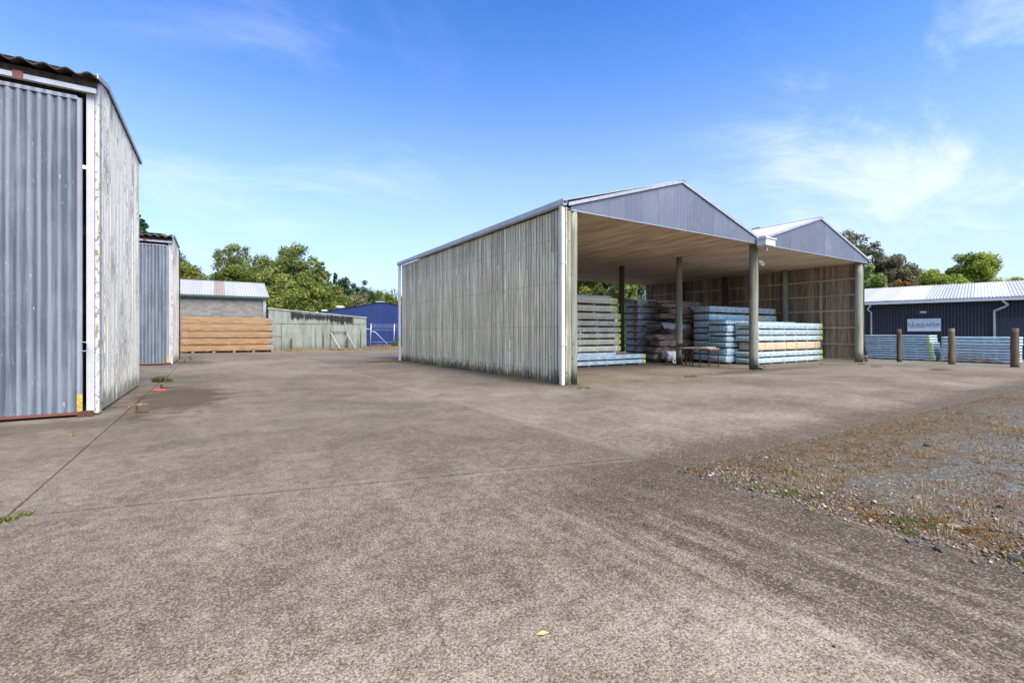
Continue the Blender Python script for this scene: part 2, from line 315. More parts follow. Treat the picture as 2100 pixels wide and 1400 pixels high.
def wrapmat(name, c1, c2, ink=(.05, .06, .07), text=.75, rough=.38, sheen=.25, wr=.55, pitch=.62):
    """plastic film pulled over timber; printed marks run along the long sides"""
    m = Mat(name, rough, 0, .5); o = m.obj; x, y, z = m.xyz(o)
    fold = m.noise(m.map(o, (1.6, 5, 9), m.rloc(13)), 1.3, 5, .65, 1.6); f2 = m.noise(m.map(o, (9, 9, 14), m.rloc(5)), 1.0, 4, .6, .8)
    c = m.mix(m.mr(m.mt('ADD', m.mt('MULTIPLY', fold, .7), m.mt('MULTIPLY', f2, .35)), .35, .68), c1, c2)
    if text:
        fx = m.mt('FRACT', m.mt('ADD', m.mt('DIVIDE', x, pitch), m.mt('MULTIPLY', m.rand, 3)))
        word = m.mt('MULTIPLY', m.mt('LESS_THAN', fx, .62), m.mt('GREATER_THAN', fx, .06))
        dot = m.mt('MULTIPLY', m.mt('GREATER_THAN', fx, .76), m.mt('LESS_THAN', fx, .82))
        band = m.mt('MULTIPLY', m.mt('GREATER_THAN', z, .07), m.mt('LESS_THAN', z, .125)); band2 = m.mt('MULTIPLY', m.mt('GREATER_THAN', z, .03), m.mt('LESS_THAN', z, .042))
        letters = m.mr(m.noise(m.map(o, (55, 1, 30), m.rloc(7)), 1.0, 2, .5), .44, .54)
        k = m.mt('MAXIMUM', m.mt('MULTIPLY', m.mt('MULTIPLY', word, band), letters), m.mt('MULTIPLY', word, m.mt('MULTIPLY', band2, .6)))
        k = m.mt('MAXIMUM', k, m.mt('MULTIPLY', dot, band))
        c = m.mix(m.mt('MULTIPLY', k, text), c, ink)
    en = m.mt('MULTIPLY', m.mt('LESS_THAN', x, .03), m.mr(m.mt('ABSOLUTE', m.mt('SUBTRACT', m.mt('FRACT', m.mt('ADD', m.mt('DIVIDE', y, .19), m.mt('MULTIPLY', fold, .3))), .5)), .09, .03)); c = m.mix(m.mt('MULTIPLY', en, .6), c, (.10, .14, .17))
    c = m.hsv(c, v=m.mr(m.rand, 0, 1, .88, 1.08, False))
    m.col(c); m.bump(m.mt('ADD', fold, m.mt('MULTIPLY', f2, .6)), wr, .02); return m.m
def leafmat(name, stops, rough=.6):
    m = Mat(name, rough, 0, .25); a = m.n('ShaderNodeAttribute'); a.attribute_name = 'tint'
    c = m.ramp(a.outputs['Fac'], stops); m.col(c)
    tr = m.n('ShaderNodeBsdfTranslucent'); m.L(c, tr.inputs[0]); ms = m.n('ShaderNodeMixShader'); ms.inputs[0].default_value = .45
    out = m.nt.nodes['Material Output']; m.L(m.b.outputs[0], ms.inputs[1]); m.L(tr.outputs[0], ms.inputs[2]); m.L(ms.outputs[0], out.inputs[0]); return m.m
def ribbed(name, c, dirt, axis=(1, 14, 1), amount=.3, rough=.5, metal=.1):
    m = Mat(name, rough, metal, .4); p = m.obj
    d = m.noise(m.map(p, axis, m.rloc(3)), 1.0, 5, .65); m.col(m.hsv(m.mix(m.mt('MULTIPLY', m.mr(d, .5, .72), amount), c, dirt), v=m.mr(m.rand, 0, 1, .90, 1.08, False))); return m.m

M = {}
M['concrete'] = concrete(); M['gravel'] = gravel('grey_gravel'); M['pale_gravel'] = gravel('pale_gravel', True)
M['joint'] = flat('joint_dirt', (.085, .070, .050), .95)
M['board'] = wood('silvered_board', (.52, .43, .275), (.94, .83, .60), .45, foot=.42, var=.34)
M['back_board'] = wood('dark_back_board', (.05, .042, .032), (.10, .085, .065))
M['inner_board'] = wood('brown_inner_board', (.165, .112, .07), (.42, .31, .21), .12, var=.35)
M['rail'] = wood('weathered_rail', (.30, .25, .18), (.50, .43, .34), 0, (4, 1.1, 22))
M['post'] = wood('greenish_treated_post', (.19, .185, .135), (.37, .365, .28), .5, (14, 14, .9), foot=.55)
M['dark_post'] = wood('dark_post', (.055, .038, .028), (.125, .09, .068), 0, (14, 14, .9))
M['brown_post'] = wood('brown_fence_post', (.075, .048, .026), (.20, .14, .085), .25, (14, 14, .9))
M['plank'] = wood('pale_timber', (.48, .33, .20), (.66, .50, .34), 0, (1.2, 12, 22), knots=False)
M['bearer'] = flat('bearer_wood', (.30, .22, .14), .85)
M['grey_wood'] = wood('grey_scrap_wood', (.20, .17, .14), (.40, .36, .31), 0, (3, 12, 22))
M['peel'] = peeling(); M['lichen'] = lichen()
M['white_paint'] = flat('aged_white_paint', (.46, .44, .43), .55, 0, .06, 3)
M['gutter'] = flat('grey_gutter_metal', (.40, .405, .40), .45, .3, .14, 3)
M['barge'] = flat('pale_flashing', (.36, .365, .37), .42, .25, .16, 5)
M['galv'] = galv('galvanised_sheet', (.085, .102, .122), (.215, .24, .265))
M['galv_frame'] = galv('galvanised_frame', (.15, .16, .19), (.28, .29, .32), streaks=.2)
M['rust_red'] = flat('red_oxide_steel', (.17, .06, .045), .7); M['rust'] = flat('rusty_steel', (.10, .045, .025), .85, .2, .4, 30)
M['yellow'] = flat('worn_yellow_paint', (.45, .30, .05), .8, 0, .4, 20)
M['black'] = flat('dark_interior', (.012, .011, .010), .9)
M['dark_timber'] = flat('interior_timber', (.10, .045, .03), .8)
M['sheetblue'] = ribbed('blue_grey_cladding', (.155, .17, .21), (.235, .245, .275), (1, 1, 1), .5, .45, .2)
M['roof_fc'] = flat('mossy_fibre_cement', (.085, .068, .052), .95, 0, .45, 9)
M['roof_pale'] = ribbed('pale_roof_sheet', (.46, .455, .45), (.27, .25, .22), (2, 2, 2), .45)
M['roof_white'] = ribbed('white_roof_sheet', (.40, .395, .375), (.22, .20, .17), (.6, 8, 1), .6)
M['roof_streak'] = ribbed('streaked_rooflight', (.56, .55, .52), (.28, .19, .12), (14, .35, 14), .75)
M['roof_brown'] = ribbed('weathered_rooflight', (.30, .24, .19), (.12, .07, .05), (3, 10, 3), .7)
M['green_trim'] = flat('dark_green_trim', (.035, .075, .05), .6)
M['block'] = Mat('concrete_block', .92)
def _blk():
    m = M['block']; n = m.noise(m.pos, 30, 4, .7); m.col(m.hsv(m.mix(n, (.16, .145, .13), (.27, .25, .225)), v=m.mr(m.rand, 0, 1, .82, 1.14, False))).bump(n, .4, .006); M['block'] = m.m
_blk()
M['mortar'] = flat('mortar', (.24, .225, .205), .95)
M['navy'] = ribbed('navy_cladding', (.011, .028, .118), (.018, .040, .145), (1, 1, .4), .5, .5, .1)
M['charcoal'] = ribbed('charcoal_cladding', (.030, .031, .040), (.048, .048, .056), (1, 1, .3), .5, .45, .15)
M['charcoal_door'] = flat('charcoal_roller_door', (.05, .055, .07), .5, .1)
M['soffit'] = Mat('brown_soffit', .85)
def _soff():
    m = M['soffit']; p = m.pos; s = m.noise(m.map(p, (3.4, .42, 1), m.rloc(2)), 1.0, 7, .72, .5); b = m.noise(m.map(p, (.5, .2, 1)), 1, 3)
    c = m.mix(m.mr(s, .34, .66), (.48, .33, .215), (.84, .65, .46)); c = m.mix(m.mt('MULTIPLY', m.mr(s, .37, .31), .8), c, (.10, .07, .05))
    m.col(m.mix(m.mt('MULTIPLY', m.mr(b, .5, .7), .3), c, (.34, .28, .22))).bump(s, .3, .005); M['soffit'] = m.m
_soff()
def greenwall():
    m = Mat('stained_green_wall', .85, 0, .25); p = m.pos; x, y, z = m.xyz(p)
    v = m.noise(m.map(p, (3.2, 3.2, .35)), 1.0, 6, .7); b = m.noise(p, .8, 4, .6)
    c = m.mix(m.mr(v, .35, .7), (.265, .28, .225), (.16, .175, .14)); c = m.mix(m.mr(b, .5, .75), c, (.33, .33, .26))
    hf = m.mr(m.mt('ADD', z, m.mt('MULTIPLY', v, -.8)), .35, -.25); c = m.mix(m.mt('MULTIPLY', hf, .6), c, (.12, .11, .08))
    run = m.mr(m.noise(m.map(p, (6, 1, .12), (4, 0, 0)), 1.0, 3, .6), .54, .66); c = m.mix(m.mt('MULTIPLY', m.mt('MULTIPLY', run, m.mr(z, 2.4, 1.0)), m.mt('MULTIPLY', m.mr(x, 5.5, 8.0), .9)), c, (.04, .045, .045))
    # black mould under the capping
    top = m.mt('ADD', 2.98, m.mt('MULTIPLY', m.mt('SUBTRACT', x, 7.5), -.07))
    dz = m.mt('SUBTRACT', top, z); w = m.noise(m.map(p, (2.6, 1, .25), (2, 0, 0)), 1.0, 4, .7)
    mould = m.mt('MULTIPLY', m.mr(m.mt('ADD', dz, m.mt('MULTIPLY', m.mt('SUBTRACT', w, .5), -1.7)), .62, .36), m.mr(m.mt('ADD', dz, m.mt('MULTIPLY', m.mt('SUBTRACT', w, .5), .6)), -.10, .02))
    mould = m.mt('MULTIPLY', mould, m.mt('MULTIPLY', m.mr(m.mt('ADD', x, m.mt('MULTIPLY', w, .5)), 5.35, 5.5), m.mr(x, 10.4, 10.1)))
    mould = m.mt('MULTIPLY', mould, m.mr(w, .30, .40))
    c = m.mix(m.mt('MULTIPLY', mould, .95), c, (.012, .010, .014)); m.col(c); return m.m
M['green_wall'] = greenwall()
M['wrap_blue'] = wrapmat('pale_blue_wrap', (.46, .62, .66), (.72, .85, .88))
M['wrap_blue2'] = wrapmat('mid_blue_wrap', (.28, .45, .53), (.60, .77, .83), rough=.3, wr=.8)
M['wrap_ice'] = wrapmat('white_blue_wrap', (.36, .47, .51), (.56, .66, .69), pitch=.5)
M['wrap_sky'] = wrapmat('plain_sky_wrap', (.38, .54, .60), (.56, .70, .75), text=0, wr=.25)
M['wrap_cream'] = wrapmat('cream_wrap', (.78, .69, .48), (.92, .84, .64), pitch=.8, text=.6)
M['wrap_white'] = wrapmat('white_wrap', (.62, .64, .67), (.86, .88, .90), pitch=.9, text=.5)
M['wrap_teal'] = wrapmat('teal_blue_wrap', (.28, .39, .44), (.55, .66, .70), text=0)
M['wrap_silver'] = wrapmat('glossy_silver_end_wrap', (.16, .21, .24), (.72, .78, .80), text=0, rough=.2, wr=1.0)
M['wrap_brown'] = wrapmat('dull_brown_wrap', (.07, .04, .028), (.42, .30, .225), text=0, rough=.4, wr=1.0)
M['tan_board'] = wrapmat('tan_panel_stack', (.44, .34, .21), (.56, .45, .30), text=0, rough=.7, wr=.1)
def orangewood():
    m = Mat('orange_treated_timber', .75, 0, .25); o = m.obj; x, y, z = m.xyz(o)
    g = m.noise(m.map(o, (1.1, 8, 26), m.rloc(9)), 1.0, 6, .65); c = m.mix(m.mr(g, .32, .70), (.25, .135, .062), (.45, .275, .14))
    fx = m.mt('FRACT', m.mt('ADD', m.mt('DIVIDE', x, .86), m.mt('MULTIPLY', m.rand, 3)))
    word = m.mt('LESS_THAN', fx, .62); dot = m.mt('MULTIPLY', m.mt('GREATER_THAN', fx, .78), m.mt('LESS_THAN', fx, .84))
    band = m.mt('MULTIPLY', m.mt('GREATER_THAN', z, .075), m.mt('LESS_THAN', z, .125)); b2 = m.mt('MULTIPLY', m.mt('GREATER_THAN', z, .045), m.mt('LESS_THAN', z, .062))
    let = m.mr(m.noise(m.map(o, (40, 1, 30), m.rloc(7)), 1.0, 2), .42, .52)
    k = m.mt('MAXIMUM', m.mt('MULTIPLY', m.mt('MULTIPLY', word, band), let), m.mt('MAXIMUM', m.mt('MULTIPLY', word, b2), m.mt('MULTIPLY', dot, band)))
    m.col(m.mix(m.mt('MULTIPLY', k, .68), c, (.09, .07, .03))).bump(g, .2, .004); return m.m
M['orange'] = orangewood()
M['lime'] = flat('lime_sticker', (.60, .75, .02), .6, 0, .05); M['red_tag'] = flat('red_orange_sticker', (.75, .10, .04), .6, 0, .05)
M['blue_tag'] = flat('blue_end_tag', (.12, .30, .70), .5, 0, .15, 9)
M['strap'] = flat('olive_strap', (.24, .27, .12), .6); M['strap_dark'] = flat('black_strap', (.05, .035, .03), .6); M['strap_wood'] = flat('timber_batten', (.62, .46, .28), .7)
M['tarp'] = wrapmat('grey_tarpaulin', (.36, .36, .40), (.66, .66, .72), text=0, rough=.45, wr=1.0)
M['sign'] = flat('sign_face', (.66, .69, .70), .5, 0, .03); M['ink'] = flat('sign_ink', (.05, .09, .095), .5, 0, .02); M['ink_green'] = flat('sign_green', (.08, .28, .12), .5, 0, .02); M['ink_grey'] = flat('sign_grey_green', (.25, .36, .33), .5, 0, .02)
M['steel'] = flat('galvanised_pipe', (.42, .44, .48), .4, .4, .08, 4)
M['wire'] = flat('fence_wire', (.30, .33, .40), .5, .4)
M['box_white'] = flat('chalky_white_paint', (.60, .60, .58), .6, 0, .12, 14)
M['pipe_white'] = flat('white_downpipe', (.58, .56, .52), .5, 0, .08, 3); M['red_plastic'] = flat('red_plastic', (.38, .05, .04), .5); M['yellow_leaf'] = flat('yellow_leaf', (.60, .56, .14), .6)
M['bark'] = flat('bark', (.10, .08, .06), .95, 0, .35, 8)
G_ = dict(
 olive=[(0, (0.062, 0.078, 0.023)), (.5, (0.202, 0.245, 0.058)), (1, (0.506, 0.501, 0.142))],
 mid=[(0, (0.058, 0.073, 0.021)), (.5, (0.185, 0.228, 0.045)), (1, (0.495, 0.441, 0.113))],
 yellow=[(0, (0.046, 0.066, 0.010)), (.5, (0.143, 0.179, 0.023)), (1, (0.312, 0.323, 0.072))],
 dark=[(0, (0.019, 0.037, 0.016)), (.5, (0.053, 0.101, 0.037)), (1, (0.144, 0.211, 0.079))],
 gum=[(0, (0.047, 0.048, 0.026)), (.5, (0.155, 0.153, 0.076)), (1, (0.386, 0.309, 0.156))],
 bright=[(0, (0.078, 0.111, 0.019)), (.5, (0.221, 0.286, 0.065)), (1, (0.429, 0.494, 0.169))],
 leafgreen=[(0, (0.053, 0.081, 0.014)), (.5, (0.230, 0.293, 0.037)), (1, (0.626, 0.588, 0.118))],
 rusty=[(0, (.09, .045, .014)), (.5, (.28, .145, .035)), (1, (.46, .28, .09))],
 dry=[(0, (.20, .12, .05)), (.5, (.42, .30, .15)), (1, (.62, .51, .32))],
 weed=[(0, (.05, .08, .012)), (.5, (.14, .17, .03)), (1, (.38, .34, .13))],
 litter=[(0, (.05, .025, .012)), (.35, (.17, .088, .032)), (.75, (.42, .22, .065)), (1, (.50, .33, .15))],
 stone=[(0, (.05, .05, .052)), (.4, (.14, .13, .125)), (.62, (.24, .17, .12)), (.8, (.34, .19, .12)), (1, (.42, .40, .37))])
for k_, st_ in G_.items(): M['lf_'+k_] = leafmat('foliage_'+k_, st_)
mm = Mat('stone_mix', .9, 0, .2); aa = mm.n('ShaderNodeAttribute'); aa.attribute_name = 'tint'; mm.col(mm.ramp(aa.outputs['Fac'], G_['stone'])); M['stone'] = mm.m

#PART2
# ---------------------------------------------------------------- ground and yard
g = MB().add([(-260, -160, -.16), (320, -160, -.16), (320, 320, -.16), (-260, 320, -.16)], [(0, 1, 2, 3)]).build('ground', M['pale_gravel']); g['kind'] = 'structure'
yard = MB().add([(-14, -14, -.03), (4.33, -14, -.03), (4.33, 3.40, -.03), (28.1, 3.40, -.03), (28.1, 41.2, -.03), (-14, 41.2, -.03)], [(0, 1, 2, 3, 4, 5)]).build('concrete_yard', M['joint']); yard['kind'] = 'structure'
J = .0055
def slab(poly):
    c = Vector((sum(p[0] for p in poly)/len(poly), sum(p[1] for p in poly)/len(poly)))
    n = len(poly); ins = []
    for i in range(n):
        a, b, d = (Vector(poly[i-1]), Vector(poly[i]), Vector(poly[(i+1) % n]))
        e1 = (b-a).normalized(); e2 = (d-b).normalized(); n1 = Vector((-e1.y, e1.x)); n2 = Vector((-e2.y, e2.x)); k = n1+n2; k = k/max(.3, k.dot(n1)) if k.length > .01 else n1
        ins.append(b+k*J)
    vs = [(p.x, p.y, -.12) for p in ins]+[(p.x, p.y, -.006) for p in ins]
    ins2 = []
    for i in range(n):
        a, b, d = ins[i-1], ins[i], ins[(i+1) % n]; e1 = (b-a).normalized(); e2 = (d-b).normalized(); n1 = Vector((-e1.y, e1.x)); n2 = Vector((-e2.y, e2.x)); k = n1+n2; k = k/max(.3, k.dot(n1))
        ins2.append(b+k*.006)
    vs += [(p.x, p.y, 0) for p in ins2]; fs = [tuple(range(2*n, 3*n))]
    for L0 in (0, n):
        for i in range(n): j = (i+1) % n; fs.append((L0+i, L0+j, L0+n+j, L0+n+i))
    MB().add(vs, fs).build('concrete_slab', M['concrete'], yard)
B0, B1 = (-1.45, 5.42), (4.37, 3.93)
slab([(-14, -14), (-1.45, -14), (-1.45, 9.3), (-14, 9.3)])
slab([(-14, 9.3), (-1.45, 9.3), (-1.45, 25), (-14, 25)]); slab([(-14, 25), (-1.45, 25), (-1.45, 41), (-14, 41)])
slab([(-1.45, -14), (4.37, -14), B1, B0])
slab([B0, B1, (4.37, 17.8), (-1.45, 17.8)]); slab([(-1.45, 17.8), (4.37, 17.8), (4.37, 30), (-1.45, 30)]); slab([(-1.45, 30), (4.37, 30), (4.37, 41), (-1.45, 41)])
slab([(4.37, 3.36), (16, 3.36), (16, 6.75), (4.37, 6.75)]); slab([(16, 3.36), (28, 3.36), (28, 6.75), (16, 6.75)])
slab([(4.37, 6.75), (12.6, 6.75), (12.6, 10), (4.37, 10)]); slab([(12.6, 6.75), (20.5, 6.75), (20.5, 10), (12.6, 10)]); slab([(20.5, 6.75), (28, 6.75), (28, 10), (20.5, 10)])
slab([(4.37, 10), (8.1, 10), (8.1, 25), (4.37, 25)])
for a, b in ((8.1, 13.3), (13.3, 18.4), (18.4, 23.2), (23.2, 28)):
    slab([(a, 10), (b, 10), (b, 17.5), (a, 17.5)]); slab([(a, 17.5), (b, 17.5), (b, 25), (a, 25)])
slab([(4.37, 25), (16, 25), (16, 41), (4.37, 41)]); slab([(16, 25), (28, 25), (28, 41), (16, 41)])

# gravel bed, a little lower than the concrete and gently uneven
def bed():
    nx, ny = 150, 110; xs = 4.34+np.linspace(0, 1, nx)**1.6*46; ys = 3.37-np.linspace(0, 1, ny)**1.6*22
    X, Y = np.meshgrid(xs, ys); V = np.stack([X, Y, X*0], -1).reshape(-1, 3)
    for p in V:
        e = min(1, max(0, (p[0]-4.34)/.25)); p[2] = -.024+.018*mnoise.noise(Vector((p[0]*.8, p[1]*.8, 0)))+.010*mnoise.noise(Vector((p[0]*5, p[1]*5, 3)))+.012*(1-e)
        if p[1] > 3.0: p[2] -= .012
    F = [(j*nx+i, (j+1)*nx+i, (j+1)*nx+i+1, j*nx+i+1) for j in range(ny-1) for i in range(nx-1)]
    o = npmesh('gravel_bed', V, F, M['gravel'], smooth=True); o['kind'] = 'structure'
bed()
roadv = MB().add([(28.2, -20, -.02), (60, -20, -.02), (60, 60, -.02), (28.2, 60, -.02)], [(0, 1, 2, 3)]).build('gravel_road', M['pale_gravel']); roadv['kind'] = 'structure'
gv = MB().add([(-14, 41.2, -.03), (28.2, 41.2, -.03), (28.2, 60, -.03), (-14, 60, -.03)], [(0, 1, 2, 3)]).build('grass_verge', flat('dry_verge', (.26, .20, .10), .95, 0, .4, 3)); gv['kind'] = 'structure'

# ---------------------------------------------------------------- sheets, boards and posts
def corrugated(mb, x0, x1, zlo, zhi, y, pitch, amp, seg=8, M4=None, th=.006, both=False):
    """sheet in the XZ plane facing -Y; zlo/zhi are functions of x"""
    n = max(2, int(round((x1-x0)/pitch*seg))); vs = []; fs = []
    for i in range(n+1):
        x = x0+(x1-x0)*i/n; yy = y+amp*math.sin(2*math.pi*x/pitch)
        vs += [(x, yy, zlo(x)), (x, yy, zhi(x))]
    for i in range(n): fs.append((2*i, 2*i+2, 2*i+3, 2*i+1))
    m_ = len(vs); vs += [(a, b+th, c) for a, b, c in vs]; fs += [tuple(q+m_ for q in f)[::-1] for f in fs]
    for i in range(n): fs.append((2*i+1, 2*i+3, 2*i+3+m_, 2*i+1+m_)); fs.append((2*i, 2*i+m_, 2*i+2+m_, 2*i+2))
    if M4 is not None: vs = [M4 @ Vector(p) for p in vs]
    return mb.add(vs, fs)
def roof_sheet(mb, P0, along, up, w, l, pitch, amp, seg=6, th=.01, prof='sin'):
    """corrugated roof piece: P0 lower corner, 'along' the eave (w long), 'up' the slope (l long)"""
    P0, a, u = Vector(P0), Vector(along).normalized(), Vector(up).normalized(); nn = a.cross(u).normalized()
    if nn.z < 0: nn = -nn
    n = max(2, int(round(w/pitch*seg))); vs = []; fs = []
    for i in range(n+1):
        t = w*i/n; ph = (t/pitch) % 1.0
        h = amp*math.sin(2*math.pi*ph) if prof == 'sin' else (amp if ph < .18 else -amp)
        vs += [P0+a*t+nn*h, P0+a*t+u*l+nn*h]
    for i in range(n): fs.append((2*i, 2*i+2, 2*i+3, 2*i+1))
    m_ = len(vs); vs += [p-nn*th for p in vs]; fs += [tuple(q+m_ for q in f)[::-1] for f in fs]
    for i in range(n): fs.append((2*i, 2*i+m_, 2*i+2+m_, 2*i+2)); fs.append((2*i+1, 2*i+3, 2*i+3+m_, 2*i+1+m_))
    fs += [(0, 1, 1+m_, m_), (2*n, 2*n+m_, 2*n+1+m_, 2*n+1)]
    return mb.add(vs, fs)
def board_mesh(w, t, h, seed, cut=0):
    r = random.Random(seed); mb = MB(); n = 5; b = .004
    prof = [(-w/2, 0), (-w/2+b, -b), (w/2-b, -b), (w/2, 0), (w/2, t), (-w/2, t)]
    vs = []; ph = r.random()*6
    for i in range(n+1):
        z = h*i/n; o = .0025*math.sin(ph+i*1.3); q = .003*math.cos(ph*2+i)
        vs += [(x+o, y+q, z) for x, y in prof]
    k = len(prof); fs = [tuple(range(k))[::-1], tuple(n*k+j for j in range(k))]
    for i in range(n):
        for j in range(k): fs.append((i*k+j, i*k+(j+1) % k, (i+1)*k+(j+1) % k, (i+1)*k+j))
    me = bpy.data.meshes.new('board'); mb.add(vs, fs); me.from_pydata(mb.v, [], mb.f); return me
def post_obj(name, x, y, r, z1, mat, parent, lean=(0, 0), z0=-.05, n=18):
    pts = []; rs = []; rr = random.Random(int(x*100+y*10))
    for i in range(9):
        t = i/8; pts.append((x+lean[0]*t+.008*rr.uniform(-1, 1), y+lean[1]*t+.008*rr.uniform(-1, 1), z0+(z1-z0)*t)); rs.append(r*(1.04-.07*t)*(1+.02*rr.uniform(-1, 1)))
    return MB().tube(pts, rs, n).build(name, mat, parent, smooth=False) if not parent else MB().tube(pts, rs, n).build(name, mat, parent)
def smooth_sides(o):
    o.data.polygons.foreach_set('use_smooth', [len(p.vertices) == 4 for p in o.data.polygons]); return o

# ---------------------------------------------------------------- open timber storage shed
shed = thing('storage_shed', 'open-fronted double-gabled timber storage shed with grey corrugated gables', 'shed', (8.5, 10.5, 0))
class Off:      # children are built in world coordinates
    pass
def child(o, par):
    o.parent = par; o.matrix_parent_inverse = Matrix.Translation(-par.location); return o
S_ = lambda o: child(o, shed)
U0, U1, UM, V0, V1 = 8.5, 27.95, 18.28, 10.5, 24.7
variants = [board_mesh(.113, .016, 5.08, i) for i in range(4)]; vtop = board_mesh(.113, .016, 1.2, 9); vbot = board_mesh(.113, .016, 3.87, 10)
def put_board(me, mat, x, y, z, rz, par, dx=0):
    if not me.materials: me.materials.append(mat)
    o = bpy.data.objects.new('board', me); COL.objects.link(o); o.location = (x, y, z); o.rotation_euler = (0, 0, rz); return child(o, par)
y = V0+.07; i = 0
while y < V1-.1:
    off = rnd.uniform(-.004, .004); zb = .02+rnd.choice((0, 0, 0, .01, .03)); 
    if rnd.random() < .09 or i in (1, 3):
        put_board(vbot, M['board'], U0-.018+off, y, zb, R(-90), shed); put_board(vtop, M['board'], U0-.018+off+.004, y, zb+3.88, R(-90), shed)
    else: put_board(variants[i % 4], M['board'], U0-.018+off, y, zb, R(-90), shed)
    y += .1515; i += 1
bk = MB(); y = V0+.145
while y < V1-.1: bk.box(U0, U0+.02, y-.05, y+.05, .03, 5.09); y += .1515
S_(bk.build('back_boards', M['back_board'], kind='stuff'))
S_(MB().box(U0-.002, U0+.135, V0+.0, V0+.045, .0, 5.0).build('corner_board', M['post']))
for yy in (V0+3.9, V0+7.6, V1-.25): smooth_sides(S_(post_obj('post', U0+.22, yy, .14, 5.02, M['post'], None)))
for z in (.3, 1.6, 2.9, 4.2): S_(MB().box(U0+.02, U0+.07, V0+.3, V1-.1, z, z+.09).build('rail', M['rail']))
# posts
for (x, y, r, mat) in ((U0+.30, V0+.13, .135, 'post'), (18.45, 10.86, .165, 'post'), (18.5, 14.52, .138, 'post'), (18.42, 18.15, .14, 'dark_post'), (18.42, 24.5, .14, 'post'),
                       (27.55, 10.72, .165, 'post'), (27.62, 14.4, .155, 'post'), (27.62, 18.15, .155, 'dark_post'), (27.6, 21.5, .15, 'dark_post'), (27.5, 24.45, .15, 'post')):
    smooth_sides(S_(post_obj('post', x, y, r, 5.06, M[mat], None)))
# right wall, seen from inside
iv = [board_mesh(w, .02, 5.0, 20+k) for k, w in enumerate((.148, .14, .148, .13))]
y = V0+.2; i = 0
while y < V1: put_board(iv[i % 4], M['inner_board'], U1-.12+rnd.uniform(0, .012)+(.014 if i % 2 else 0), y, .06, R(-90), shed); y += .146; i += 1
S_(MB().box(U1-.075, U1-.06, V0+.1, V1, .05, 5.1).build('outer_lining', M['back_board']))
for z in (.12, .90, 1.76, 2.65, 3.46, 4.29): S_(MB().box(U1-.2, U1-.125, V0+.3, V1-.1, z-.04, z+.04).build('rail', M['rail']))
S_(MB().box(U1-.235, U1-.2, 12.5, 12.62, .1, 4.3).build('batten', M['rail']))
# flat brown soffit: sheets running front to back
w = (U1-U0)/16
for k in range(16): S_(MB().box(U0+k*w+.006, U0+(k+1)*w-.006, V0+.06, V1, 5.06+.004*(k % 2), 5.09).build('soffit_sheet', M['soffit']))
S_(MB().box(U0, U1, V0+.06, V1, 5.1, 5.12).build('soffit_backing', M['back_board']))
# gables
def gable(u0, u1, up, zp, z0=5.2):
    zl = lambda x: 5.035
    zh = lambda x: z0+(zp-z0)*((x-u0)/(up-u0) if x < up else (u1-x)/(u1-up))-.05
    n = int(round((u1-u0)/.762)); ww = (u1-u0)/n
    for k in range(n):
        a, b = u0+k*ww, u0+(k+1)*ww; mb = MB()
        corrugated(mb, a, b+.015, zl, zh, V0+(.0 if k % 2 else .004), .0762, .012, 8)
        o = S_(mb.build('cladding_sheet', M['sheetblue']))
    S_(MB().box(u0, u1, V0-.012, V0+.05, 5.01, 5.033).build('gable_trim', M['barge']))
    for (a, za, b, zb) in ((u0-.12, z0-.02, up, zp), (up, zp, u1+.12, z0-.02)):
        S_(MB().prism([(a, za-.055), (b, zb-.055), (b, zb+.045), (a, za+.045)], V0-.05, V0-.02, 1).build('bargeboard', M['barge'], fix=True))
gable(U0+.13, 18.24, 13.5, 6.68); gable(18.34, U1, 23.12, 6.68, 5.22)
# roof slopes in sheets running from gutter to ridge
def slope(ue, ze, ur, zr, mat='roof_pale'):
    L_ = V1+.15-(V0-.04); n = 19; ww = L_/n; d = Vector((ur-ue, 0, zr-ze)); l = d.length
    for k in range(n):
        mb = MB(); roof_sheet(mb, (ue, V0-.04+k*ww, ze+.02+.003*(k % 2)), (0, 1, 0), d, ww+.02, l, .0762, .008, 6)
        S_(mb.build('roof_sheet', M[mat]))
slope(U0-.15, 5.24, 13.5, 6.70); slope(18.2, 5.24, 13.5, 6.70); slope(18.42, 5.24, 23.12, 6.70); slope(U1+.15, 5.22, 23.12, 6.70)
for up in (13.5, 23.12): S_(MB().prism([(up-.2, 6.66), (up, 6.735), (up+.2, 6.66), (up+.2, 6.68), (up, 6.755), (up-.2, 6.68)], V0-.06, V1+.16, 1).build('ridge_cap', M['barge'], fix=True))
# gutters, downpipes, valley box
def gutter(u, z, a, b, s=1):
    pr = [(u, z), (u, z-.13), (u-s*.03, z-.16), (u-s*.12, z-.16), (u-s*.15, z-.12), (u-s*.15, z+.02), (u-s*.14, z+.02), (u-s*.14, z-.11), (u-s*.015, z-.13), (u-s*.012, z)]
    return MB().prism(pr, a, b, 1).build('gutter', M['gutter'], fix=True)
S_(gutter(U0-.06, 5.28, V0-.06, V1+.16)); S_(gutter(U1+.06, 5.26, V0-.06, V1+.16, -1))
def downpipe(x, y, top, mat, r=.055):
    o = MB().tube([(x+.10, y, top+.02), (x+.02, y, top-.06), (x, y, top-.18), (x, y, .0)], r, 12).build('downpipe', mat); smooth_sides(o)
    c = MB()
    for z in (1.15, 3.55): c.box(x-r-.008, x+r+.10, y-r-.008, y+r+.008, z, z+.03)
    k = c.build('bracket', M['steel']); S_(o); k.parent = o
    return o
def whitepipe(y):
    o = MB().box(U0-.21, U0-.10, y-.055, y+.055, .01, 5.10).build('downpipe', M['pipe_white']); S_(o)
    c = MB()
    for z in (1.12, 3.45): c.box(U0-.216, U0-.035, y-.061, y+.061, z, z+.028)
    k = c.build('bracket', M['steel']); k.parent = o
whitepipe(V0+.05); whitepipe(V1-.1)
